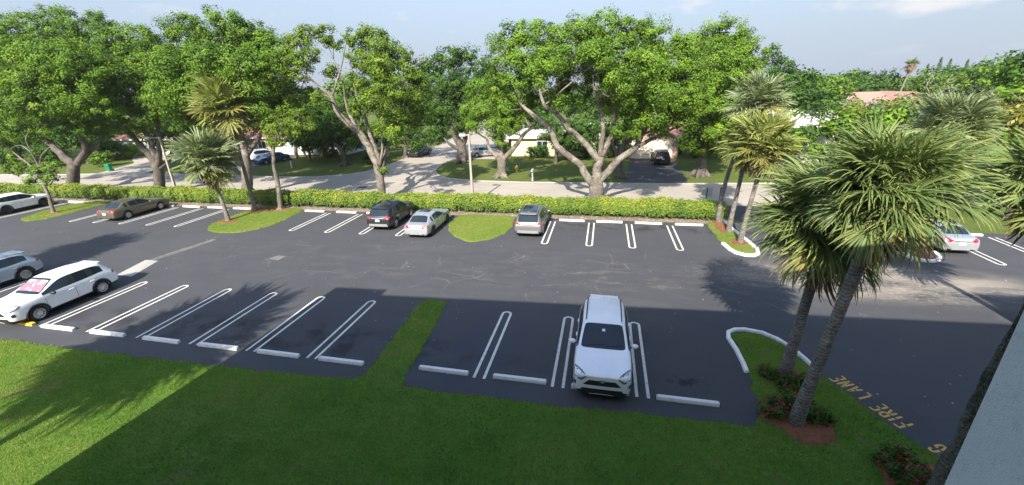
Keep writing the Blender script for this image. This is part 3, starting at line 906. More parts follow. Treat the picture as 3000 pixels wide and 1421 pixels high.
def make_car(name, loc, rz, label, kind, size, pm, group, wheel='ten', rim=None, lower=None, roof=None, plate=True, opts=()):
    """local x points to the car's front"""
    L_, W_, H_, wb, wr = size
    rows = SUV if kind == 'suv' else SEDAN
    sx = L_ / (4.60 if kind == 'suv' else 4.90); sy = W_ / 1.85; sz = H_ / (1.69 if kind == 'suv' else 1.445)
    clad = kind == 'suv'
    shell = car_shell(rows, sx, sy, sz, wb, wr, clad)
    bm = bmesh.new(); bm.from_mesh(shell); bvh = BVHTree.FromBMesh(bm); bm.free()
    root = empty(name, loc, rz)
    tag(root, label, 'car', group)
    S = lambda x, y, z: (x * sx, y * sy, z * sz)
    gl = split_slots(shell, [((0, 9), 0), ((1,), 0), ((2,), 0), ((3,), 0), ((4,), 1), ((4,), -1), ((5,), 1), ((5,), -1), ((6,), 1), ((6,), -1), ((7,), 1), ((7,), -1), ((8,), 1), ((8,), -1)])
    body = link('body', gl[0], pm, root)
    if gl[1]: link('lower_cladding' if clad else 'underbody', gl[1], M_TRIM, root)
    for nm, m in zip(('windscreen', 'rear_window', 'side_window', 'side_window', 'side_window', 'side_window', 'quarter_window', 'quarter_window'), gl[2:10]):
        if m: link(nm, m, M_GLASS, root)
    doors = [link('door', m, pm, root) for m in gl[10:14] if m]
    # door seams and handles
    xs = {r[13]: r[0] for r in rows if r[13]}
    for s in (1, -1):
        for xx in ((xs['cowl'] * .97 - .02), (xs['b1'] + xs['b2']) / 2, xs['c2']):
            mb = MB()
            pts = []
            for z in np.linspace(.40, .97 if clad else .88, 7):
                q, n_, _, _ = bvh.find_nearest(Vector(S(xx, s * .93, z)))
                pts.append(q + n_ * .002)
            mb.tube(pts, .008, n=4)
            mb.build('door_seam', M_TRIM, root)
    for k, d in enumerate(doors):
        s = 1 if k % 2 == 0 else -1
        xx = (xs['b1'] + .12) if k < 2 else (xs['c2'] + .10)
        q, n_, _, _ = bvh.find_nearest(Vector(S(xx, s * .92, .90 if clad else .78)))
        mb = MB().box(q + n_ * .018, (.21, .035, .035))
        link('handle', bevelled(mb.mesh('handle'), .01), pm, d)
    # mirrors
    for s in (1, -1):
        mb = MB()
        c = Vector(S(xs['cowl'] - .34, s * 1.03, 1.10 if clad else .965))
        vs = []
        mb.lathe([(0.0, -.10), (.075, -.085), (.095, -.02), (.09, .05), (.05, .10), (0, .11)], c=(0, 0, 0), n=10, axis='Y')
        me = mb.mesh('mirror', True)
        for v in me.vertices:
            v.co = Vector((v.co.x * .9, v.co.y * 1.15, v.co.z * .85)) + c
        mo = link('mirror', me, pm if 'blackmirror' not in opts else M_TRIM, root)
        MB().box(c - Vector((.02, s * .13, .06)), (.06, .12, .04)).build('mirror_arm', M_TRIM, mo)
    # wheels
    ty, rm = wheel_meshes(wr, .225, wheel)
    rmat = rim or M_ALLOY
    for xx in (wb / 2, -wb / 2):
        for s in (1, -1):
            t = bpy.data.objects.new('wheel', ty); COL.objects.link(t); t.parent = root
            if not ty.materials: ty.materials.append(M_TYRE)
            t.location = (xx, s * (W_ / 2 - .125), wr)
            t.rotation_euler = (0, random.uniform(0, 6), 0) if s > 0 else (0, random.uniform(0, 6), math.pi)
            rr = rm.copy(); rr.materials.clear(); rr.materials.append(rmat); rr.materials.append(M_TRIM)
            ro = link('rim', rr, None, t)
    # wheel arch flares
    if clad:
        for xx in (wb / 2, -wb / 2):
            for s in (1, -1):
                mb = MB(); pts = []; ro_ = wr * 1.16
                for a in np.linspace(-.25, math.pi + .25, 17):
                    q0 = Vector((xx + math.cos(a) * ro_ * 1.06, s * W_ / 2, wr + math.sin(a) * ro_ * 1.06))
                    q, n_, _, _ = bvh.find_nearest(q0)
                    pts.append(Vector((q0.x, q.y - s * .005, q0.z)))
                mb.tube(pts, .045, n=6)
                me = mb.mesh('arch', True)
                link('arch_trim', me, M_TRIM if 'bodyarch' not in opts else pm, root)
    # lamps
    zf = .86 if clad else .70
    for s in (1, -1):
        if clad:
            c = [S(2.27, s * .46, .93), S(1.84, s * .84, 1.05), S(1.92, s * .91, .93), S(2.27, s * .64, .79)]
            tl = [S(-2.24, s * .44, 1.00), S(-2.02, s * .90, 1.02), S(-2.08, s * .90, .90), S(-2.27, s * .46, .92)]
        else:
            c = [S(2.38, s * .46, .70), S(1.98, s * .86, .80), S(2.02, s * .91, .70), S(2.40, s * .56, .61)]
            tl = [S(-2.42, s * .40, .84), S(-2.12, s * .86, .88), S(-2.20, s * .88, .76), S(-2.44, s * .52, .74)]
        h = link('headlight', patch(bvh, c, 8, 4), M_LAMP, root)
        cc = [Vector(q) for q in c]
        mid = [cc[0].lerp(cc[1], .15), cc[0].lerp(cc[1], .75), cc[3].lerp(cc[2], .70), cc[3].lerp(cc[2], .2)]
        mid = [mid[0].lerp(mid[3], .35), mid[1].lerp(mid[2], .35), mid[1].lerp(mid[2], .7), mid[0].lerp(mid[3], .7)]
        link('reflector', patch(bvh, mid, 6, 2, off=.012), M_LAMPW, h)
        link('tail_light', patch(bvh, tl, 8, 4), M_RED, root)
        if clad:
            fg = [S(2.20, s * .76, .72), S(2.12, s * .86, .74), S(2.10, s * .87, .60), S(2.20, s * .78, .58)]
            link('fog_lamp_recess', patch(bvh, fg, 3, 3), M_TRIM, root)
    if clad:
        link('grille', patch(bvh, [S(2.31, -.40, .84), S(2.31, .40, .84), S(2.31, .58, .66), S(2.31, -.58, .66)], 10, 4), M_TRIM, root)
        link('lower_intake', patch(bvh, [S(2.30, -.60, .54), S(2.30, .60, .54), S(2.26, .74, .32), S(2.26, -.74, .32)], 10, 3), M_TRIM, root)
        mb = MB(); q, n_, _, _ = bvh.find_nearest(Vector(S(2.33, 0, .85)))
        mb.tube([q + n_ * .02 + Vector((0, math.cos(t) * .085, math.sin(t) * .055)) for t in np.linspace(0, 2 * math.pi, 17)], .009, n=6, cap=False)
        mb.tube([q + n_ * .02 + Vector((0, math.cos(t) * .035, math.sin(t) * .05)) for t in np.linspace(0, 2 * math.pi, 13)], .006, n=5, cap=False)
        mb.build('badge', M_CHROME, root, True)
        link('rear_bumper_trim', patch(bvh, [S(-2.31, -.66, .56), S(-2.31, .66, .56), S(-2.28, .72, .38), S(-2.28, -.72, .38)], 10, 3), M_TRIM if 'silverbumper' not in opts else MATS['bumper_silver'], root)
        link('tail_garnish', patch(bvh, [S(-2.27, -.44, .975), S(-2.27, .44, .975), S(-2.28, .44, .935), S(-2.28, -.44, .935)], 8, 2), M_CHROME if 'redbar' not in opts else M_RED, root)
        # spoiler and roof rails
        sp = MB().box(Vector(S(-1.80, 0, 1.572)), (.24 * sx, 1.04 * sy, .05))
        link('spoiler', bevelled(sp.mesh('spoiler'), .012), pm if 'blackroof' not in opts else M_TRIM, root)
        for s in (1, -1):
            if 'norails' in opts: continue
            pts = [Vector(S(x, s * .60, z)) for x, z in ((.12, 1.60), (.0, 1.645), (-.6, 1.685), (-1.2, 1.67), (-1.6, 1.62), (-1.68, 1.58))]
            MB().tube(pts, .02, n=6).build('roof_rail', M_TRIM if 'silverrails' not in opts else M_ALLOY, root, True)
    else:
        link('grille', patch(bvh, [S(2.46, -.36, .64), S(2.46, .36, .64), S(2.46, .42, .50), S(2.46, -.42, .50)], 8, 3), M_TRIM, root)
        link('lower_intake', patch(bvh, [S(2.44, -.55, .40), S(2.44, .55, .40), S(2.42, .6, .29), S(2.42, -.6, .29)], 8, 3), M_TRIM, root)
        link('tail_garnish', patch(bvh, [S(-2.45, -.42, .80), S(-2.45, .42, .80), S(-2.46, .42, .775), S(-2.46, -.42, .775)], 8, 2), M_CHROME, root)
        for s in (1, -1):
            link('exhaust_trim', patch(bvh, [S(-2.44, s * .42, .37), S(-2.42, s * .64, .37), S(-2.42, s * .62, .31), S(-2.44, s * .44, .31)], 3, 2), M_CHROME if 'exhaust' in opts else M_TRIM, root)
    # plate
    if plate:
        if clad: q = Vector(S(-2.30, 0, .80))
        else: q = Vector(S(-2.455, 0, .655))
        loc_, n_, _, _ = bvh.find_nearest(q)
        mb = MB().box(loc_ + n_ * .02, (.012, .31, .155))
        po = mb.build('licence_plate', M_PLATE, root)
        MB().box(loc_ + n_ * .028, (.006, .05, .05)).build('plate_emblem', M_PLATEO, po)
        for yy in (-.11, -.07, .06, .10):
            MB().box(loc_ + n_ * .028 + Vector((0, yy, -.005)), (.006, .022, .07)).build('plate_character', M_PLATEC, po)
    # wipers, cabin mirror, antenna fin
    zc = 1.145 if clad else .985
    xc = xs['cowl']
    for y0, y1 in ((-.55, .05), (.08, .62)):
        pts = []
        for u in np.linspace(0, 1, 6):
            q, n_, _, _ = bvh.find_nearest(Vector(S(xc - .03 - .06 * u, y0 + (y1 - y0) * u, zc + .05 + .045 * u)))
            pts.append(q + n_ * .015)
        MB().tube(pts, .009, n=4).build('wiper', M_TRIM, root)
    fx = -1.55 if clad else -1.2
    q, n_, _, _ = bvh.find_nearest(Vector(S(fx, 0, 1.75)))
    MB().add([q + Vector((.09, 0, -.01)), q + Vector((-.07, .028, -.01)), q + Vector((-.07, -.028, -.01)), q + Vector((-.06, 0, .06))], [(0, 1, 3), (0, 3, 2), (1, 2, 3)]).build('antenna_fin', pm, root)
    if 'sunroof' in opts:
        xa, xb = (-.05, -.75)
        zr = 1.47 if not clad else 1.72
        link('sunroof', patch(bvh, [S(xa, -.42, zr), S(xa, .42, zr), S(xb, .42, zr), S(xb, -.42, zr)], 6, 6, off=.006), M_GLASS, root)
    if 'glassroof' in opts:
        zr = 1.72
        link('glass_roof', patch(bvh, [S(.05, -.50, zr), S(.05, .50, zr), S(-1.6, .50, zr), S(-1.6, -.50, zr)], 6, 8, off=.006), M_GLASS, root)
    if 'sticker' in opts:
        q, n_, _, _ = bvh.find_nearest(Vector(S(.34, 0, 1.62)))
        link('toll_tag', patch(bvh, [S(.46, -.05, 1.55), S(.46, .05, 1.55), S(.54, .05, 1.5), S(.54, -.05, 1.5)], 2, 2, off=.006), MATS['tag_white'], root)
    if 'sunshade' in opts:
        link('sunshade', patch(bvh, [S(.36, -.56, 1.56), S(.36, .56, 1.56), S(.90, .66, 1.22), S(.90, -.66, 1.22)], 10, 6, off=.005), MATS['sunshade'], root)
    return root
# ------------------------------------------------------------------ foliage
G_LEAF = lambda k: [(0.0, tuple(c * .38 for c in k)), (0.45, k), (0.85, (k[0] * 1.45, k[1] * 1.28, k[2] * 1.1)), (1.0, (k[0] * 1.9, k[1] * 1.45, k[2] * 1.1))]  # dark end deepened for leaf variation and painted shade contrast
M_LEAF = {
    'olive': pmat('leaf_olive_green', (.07, .12, .02), rough=.62, spec=.16, attr=('var', G_LEAF((.088, .170, .016))), trans=.14),
    'bright': pmat('leaf_bright_green', (.08, .14, .02), rough=.62, spec=.16, attr=('var', G_LEAF((.100, .188, .018))), trans=.14),
    'dark': pmat('leaf_deep_green', (.05, .1, .02), rough=.62, spec=.16, attr=('var', G_LEAF((.048, .108, .016))), trans=.2),
    'light': pmat('leaf_light_green', (.1, .15, .03), rough=.62, spec=.16, attr=('var', G_LEAF((.104, .176, .020))), trans=.16),
    'grey': pmat('leaf_grey_green', (.08, .11, .05), rough=.6, spec=.3, attr=('var', G_LEAF((.075, .115, .04))), trans=.2),
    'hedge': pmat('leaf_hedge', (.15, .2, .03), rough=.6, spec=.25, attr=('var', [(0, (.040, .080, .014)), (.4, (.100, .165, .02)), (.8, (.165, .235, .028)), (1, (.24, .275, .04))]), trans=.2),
    'yellow': pmat('leaf_yellow_green', (.2, .2, .03), rough=.5, attr=('var', G_LEAF((.16, .165, .02))), trans=.22),
    'flower': pmat('flower_red', (.4, .02, .06), rough=.5, attr=('var', [(0, (.22, .008, .03)), (1, (.55, .03, .09))]), trans=.15),
}
M_BARK = pmat('bark_grey', (.15, .13, .105), rough=.95, spec=.15, var=[(1.3, (.26, .235, .20), .44, .60), (4.0, (.10, .085, .068), .52, .66), (14.0, (.07, .06, .05), .55, .70)], bump=(16, .9, .06))
M_BARKD = pmat('bark_dark', (.085, .072, .058), rough=.9, var=[(2.0, (.16, .14, .12), .45, .68), (9.0, (.04, .035, .03), .52, .70)], bump=(14, .6, .04))
M_BARKP = pmat('bark_palm', (.17, .15, .13), rough=.95, var=[(3.0, (.24, .22, .195), .42, .6), (11.0, (.085, .075, .065), .50, .68)], bump=(22, .7, .04))
def _rings(m):
    t = m.node_tree; L = t.links.new
    b = t.nodes['Principled BSDF']
    tc = _nd(t, 'ShaderNodeTexCoord')
    wv = _nd(t, 'ShaderNodeTexWave', wave_type='BANDS', bands_direction='Z', i_Scale=3.2, i_Distortion=6.0, i_Detail=3.0, i_Detail_Scale=2.5)
    L(tc.outputs['Object'], wv.inputs['Vector'])
    mx = _nd(t, 'ShaderNodeMix', data_type='RGBA', blend_type='MULTIPLY', i_0=.75)
    src = b.inputs['Base Color'].links[0].from_socket
    rp = _nd(t, 'ShaderNodeMapRange'); rp.inputs['To Min'].default_value = .45; rp.inputs['To Max'].default_value = 1.15
    L(wv.outputs['Fac'], rp.inputs['Value'])
    L(src, mx.inputs[6]); L(rp.outputs[0], mx.inputs[7]); L(mx.outputs[2], b.inputs['Base Color'])


_rings(M_BARKP)
M_TWIG = pmat('twig_grey', (.26, .24, .21), rough=.9)


def leaf_quads(P, N, size, rng, aspect=.55, tip=True):
    """diamond leaves at P facing roughly N"""
    n = len(P)
    N = N / np.maximum(np.linalg.norm(N, axis=1, keepdims=True), 1e-6)
    t = rng.normal(size=(n, 3))
    a = t - N * (t * N).sum(1, keepdims=True)
    a /= np.maximum(np.linalg.norm(a, axis=1, keepdims=True), 1e-6)
    b = np.cross(N, a)
    s = (size * (0.7 + .6 * rng.random(n)))[:, None]
    v0 = P - a * s * .5
    v1 = P + b * s * .5 * aspect - a * s * .05
    v2 = P + a * s * .5
    v3 = P - b * s * .5 * aspect - a * s * .05
    V = np.stack([v0, v1, v2, v3], 1).reshape(-1, 3)
    F = np.arange(4 * n).reshape(n, 4)
    return V, F


def crown_points(blobs, rng, clump_r=.62, per_m2=1.0, leaves=42, up=.35, flat=.75):
    """leaf positions gathered in small clumps over the blobs; returns P, N, var"""
    Ps, Ns, Vs = [], [], []
    B = np.array(blobs)
    for (x, y, z, r) in blobs:
        nc = max(5, int(4 * math.pi * r * r * per_m2 / (math.pi * clump_r * clump_r) * 1.12))
        d = rng.normal(size=(nc, 3)); d /= np.linalg.norm(d, axis=1, keepdims=True)
        rad = r * (0.42 + .60 * rng.random(nc) ** .6)
        C = np.array([x, y, z]) + d * rad[:, None] * np.array([1, 1, .88])
        # drop clumps deep inside other blobs
        keep = np.ones(nc, bool)
        for (x2, y2, z2, r2) in blobs:
            if (x2, y2, z2) == (x, y, z): continue
            dd = np.linalg.norm(C - np.array([x2, y2, z2]), axis=1)
            keep &= dd > r2 * .42
        C = C[keep]; d = d[keep]
        m = len(C)
        if m == 0: continue
        cr = clump_r * (0.6 + .8 * rng.random(m))
        cv = rng.normal(.42, .20, m)
        k = leaves
        q = rng.normal(size=(m, k, 3)); q /= np.linalg.norm(q, axis=2, keepdims=True)
        q *= (rng.random((m, k, 1)) ** .45)
        off = q * cr[:, None, None] * np.array([1, 1, flat])
        P = C[:, None, :] + off
        out = q * .8 + d[:, None, :] * .7 + np.array([0, -.12, up]) + rng.normal(size=(m, k, 3)) * .45
        # upper side of each clump is painted lighter, as if lit from above
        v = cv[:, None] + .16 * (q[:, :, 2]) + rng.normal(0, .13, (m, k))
        Ps.append(P.reshape(-1, 3)); Ns.append(out.reshape(-1, 3)); Vs.append(v.ravel())
    return np.concatenate(Ps), np.concatenate(Ns), np.clip(np.concatenate(Vs), 0, 1)


def smooth_path(pts, sub=4):
    """Catmull-Rom through (x,y,z,r)"""
    P = np.array(pts, float)
    if len(P) < 3: return [tuple(q) for q in P]
    out = []
    for i in range(len(P) - 1):
        p0 = P[max(i - 1, 0)]; p1 = P[i]; p2 = P[i + 1]; p3 = P[min(i + 2, len(P) - 1)]
        for k in range(sub):
            t = k / sub
            out.append(.5 * ((2 * p1) + (-p0 + p2) * t + (2 * p0 - 5 * p1 + 4 * p2 - p3) * t * t + (-p0 + 3 * p1 - 3 * p2 + p3) * t ** 3))
    out.append(P[-1])
    return out


def limb_mesh(mb, pts, rng, wob=.05, n=9):
    sp = smooth_path(pts)
    q = [Vector((p[0] + rng.normal(0, wob) * min(1, p[3] * 3), p[1] + rng.normal(0, wob) * min(1, p[3] * 3), p[2])) for p in sp]
    q[0] = Vector(sp[0][:3])
    mb.tube(q, [max(.012, p[3]) for p in sp], n=n)


def make_tree(name, label, limbs, blobs, leaf, bark, seed, leaf_size=.26, leaves=44, clump_r=.62, group='shade trees', per=1.0, cat='tree', aspect=.55, twigs=True):
    rng = np.random.default_rng(seed)
    bx, by = limbs[0][0][0], limbs[0][0][1]
    root = empty(name, (bx, by, 0)); tag(root, label, cat, group)
    mb = MB()
    limb_mesh(mb, limbs[0], rng)
    # root flare
    r0 = limbs[0][0][3]
    for k in range(5):
        a = k * 1.256 + rng.random()
        mb.tube([(bx + math.cos(a) * r0 * .4, by + math.sin(a) * r0 * .4, .8 * r0), (bx + math.cos(a) * r0 * 1.1, by + math.sin(a) * r0 * 1.1, .15 * r0), (bx + math.cos(a) * r0 * 1.7, by + math.sin(a) * r0 * 1.7, -.05)], [r0 * .5, r0 * .35, r0 * .12], n=6)
    me = mb.mesh('trunk', True); me.transform(Matrix.Translation((-bx, -by, 0)))
    tr = link('trunk', me, bark, root)
    for l in limbs[1:]:
        mb = MB(); limb_mesh(mb, l, rng, n=8)
        me = mb.mesh('limb', True); me.transform(Matrix.Translation((-bx, -by, 0)))
        link('limb', me, bark, root)
    if twigs:
        # finer branches from limb ends to the nearest blobs
        mb = MB()
        nodes = [q for l in limbs for q in smooth_path(l)[len(l):]]
        for (x, y, z, r) in blobs:
            best = min(nodes, key=lambda q: (q[0] - x) ** 2 + (q[1] - y) ** 2 + (q[2] - z) ** 2 + (4 if q[2] > z else 0))
            p0 = np.array(best[:3]); p1 = np.array([x, y, z]) + rng.normal(0, r * .2, 3)
            mid = (p0 + p1) / 2 + rng.normal(0, .25, 3) - np.array([0, 0, .15])
            rr = min(.09, best[3] * .8)
            mb.tube([tuple(p0), tuple(mid), tuple(p1)], [rr, rr * .7, rr * .35], n=5, cap=False)
            for _ in range(3):
                e = p1 + rng.normal(0, r * .45, 3)
                mb.tube([tuple(p1), tuple((p1 + e) / 2 + rng.normal(0, .1, 3)), tuple(e)], [rr * .35, rr * .25, .012], n=4, cap=False)
        me = mb.mesh('branches', True); me.transform(Matrix.Translation((-bx, -by, 0)))
        tag(link('branches', me, bark, root), kind='stuff')
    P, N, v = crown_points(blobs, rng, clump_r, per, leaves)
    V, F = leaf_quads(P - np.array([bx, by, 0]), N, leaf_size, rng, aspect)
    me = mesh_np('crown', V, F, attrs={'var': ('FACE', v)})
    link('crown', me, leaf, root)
    return root


# ------------------------------------------------------------------ fan palms
M_FROND = {
    'green': pmat('frond_green', (.09, .13, .04), rough=.5, spec=.25, attr=('var', [(0, (.070, .115, .036)), (.5, (.135, .185, .058)), (1, (.24, .275, .085))]), trans=.2),
    'blue': pmat('frond_blue_green', (.09, .13, .06), rough=.5, spec=.25, attr=('var', [(0, (.095, .135, .066)), (.5, (.18, .225, .11)), (1, (.29, .32, .14))]), trans=.18),
    'lime': pmat('frond_lime_green', (.2, .24, .06), rough=.5, spec=.25, attr=('var', [(0, (.12, .155, .04)), (.5, (.21, .245, .065)), (1, (.33, .335, .09))]), trans=.2),
    'yellow': pmat('frond_yellowing', (.2, .19, .05), rough=.5, attr=('var', [(0, (.12, .145, .04)), (.5, (.20, .20, .05)), (1, (.33, .23, .07))]), trans=.2),
    'dead': pmat('frond_dead', (.2, .14, .08), rough=.85, attr=('var', [(0, (.10, .07, .04)), (1, (.30, .20, .10))])),
}
FRONDS = {}


def frond_mesh(var, matk, far=False):
    key = (var, matk, far)
    if key in FRONDS: return FRONDS[key]
    rng = np.random.default_rng(100 + var * 7 + len(matk))
    V = []; F = []; A = []

    def quad(a, b, c, d, v):
        i = len(V); V.extend([a, b, c, d]); F.append((i, i + 1, i + 2, i + 3)); A.append(v)
    pl = .56 + .14 * rng.random()
    sag = .10 + .1 * rng.random()
    pet = [np.array([pl * t, 0, -sag * t * t]) for t in np.linspace(0, 1, 5)]
    for i in range(4):
        w0 = .030 - .004 * i; w1 = .030 - .004 * (i + 1)
        for sgn in (1, -1):
            quad(pet[i] + [0, w0 * sgn, .0], pet[i + 1] + [0, w1 * sgn, 0], pet[i + 1] + [0, 0, -.03], pet[i] + [0, 0, -.03], .75)
        quad(pet[i] + [0, w0, 0], pet[i + 1] + [0, w1, 0], pet[i + 1] + [0, -w1, 0], pet[i] + [0, -w0, 0], .8)
    tip = pet[-1]
    ns = 34 if far else 62
    wk = 1.75 if far else 1.08
    costa = .46
    for i in range(ns):
        u = (i + .5) / ns * 2 - 1              # -1..1 across the fan
        th = u * math.radians(142)
        cs = (1 - abs(u)) ** .8 * costa        # where along the costa it leaves
        base = tip + np.array([cs, 0, -.5 * cs * cs])
        ln = (.98 + .14 * math.cos(th)) * (.88 + .22 * rng.random()) - cs * .25
        d = np.array([math.cos(th), math.sin(th), 0.0])
        lift = .20 * abs(math.sin(th)) - .12 * cs
        side = np.array([-d[1], d[0], 0])
        tw = .5 * (1 if i % 2 else -1) + rng.normal(0, .25)
        wv = side * math.cos(tw) + np.array([0, 0, 1]) * math.sin(tw)
        droop = (.10 + .22 * rng.random()) if far else (.18 + .44 * rng.random())
        sw = rng.normal(0, .07)
        prev = None
        vv = np.clip(rng.normal(.45, .2), 0, 1)
        for k, (s, wd) in enumerate(((0.03, .008), (.30, .021), (.60, .022), (.84, .012), (1.0, .002))):
            c = base + d * ln * s + np.array([0, 0, lift * s - droop * s ** 2.6]) + side * sw * s * s
            if s > .8: c = c - d * ln * (s - .8) * .35 * droop * 2
            l, r = c + wv * wd * wk, c - wv * wd * wk
            if prev is not None: quad(prev[0], l, r, prev[1], np.clip(vv + (.25 if k == 4 else 0), 0, 1))
            prev = (l, r)
    me = mesh_np('frond', np.array(V), np.array(F), attrs={'var': ('FACE', A)})
    me.materials.append(M_FROND[matk])
    FRONDS[key] = me
    return me


def make_palm(name, label, base, crown, R, seed, n=40, tr=.17, group='fan palms', main='green', yellow=.25, dead=.05, bow=(0, 0), wind=(0, 0), far=False):
    rng = np.random.default_rng(seed)
    bx, by = base
    root = empty(name, (bx, by, 0)); tag(root, label, 'palm', group)
    cx, cy, cz = crown
    mb = MB()
    pts = []; rad = []
    nseg = 110
    for i in range(nseg + 1):
        t = i / nseg
        e = t * t * (3 - 2 * t)
        k = math.sin(math.pi * t)
        pts.append((( cx - bx) * (.55 * t + .45 * e) + bow[0] * k, (cy - by) * (.55 * t + .45 * e) + bow[1] * k, t * (cz - .15) - .05 * (1 - t)))
        rad.append(tr * (1.25 - .35 * min(1, t * 4) if t < .25 else (.90 + .08 * math.sin(t * 9)) if t < .9 else .90 + .5 * (t - .9) * 5) * (1 + rng.normal(0, .02) + .022 * math.sin(i * 2.1)))
    mb.tube(pts, rad, n=14)
    link('trunk', mb.mesh('trunk', True), M_BARKP, root)
    sc = R / 2.05
    ga = 2.39996
    top = Vector((cx - bx, cy - by, cz))
    for i in range(n):
        f = (i + .5) / n
        az = i * ga + rng.normal(0, .15)
        pitch = math.radians(86 - 132 * f ** 1.0 + rng.normal(0, 7))
        mk = main
        if f > 1 - dead: mk = 'dead'; pitch -= .5
        elif f > 1 - yellow - dead and rng.random() < .75: mk = 'yellow'
        me = frond_mesh(int(rng.integers(0, 4)), mk, far)
        o = bpy.data.objects.new('frond', me); COL.objects.link(o); o.parent = root
        roll = rng.normal(0, .35)
        d = Vector((math.cos(az) * math.cos(pitch) + wind[0] * .25, math.sin(az) * math.cos(pitch) + wind[1] * .25, math.sin(pitch))).normalized()
        q = d.to_track_quat('X', 'Z')
        o.rotation_mode = 'QUATERNION'
        o.rotation_quaternion = q @ Euler((roll, 0, 0)).to_quaternion()
        o.location = top + d * .05 - Vector((0, 0, .30 * f * sc))
        s = sc * (.86 + .24 * rng.random()) * (.78 if f < .12 else 1)
        o.scale = (s, s, s)
    return root
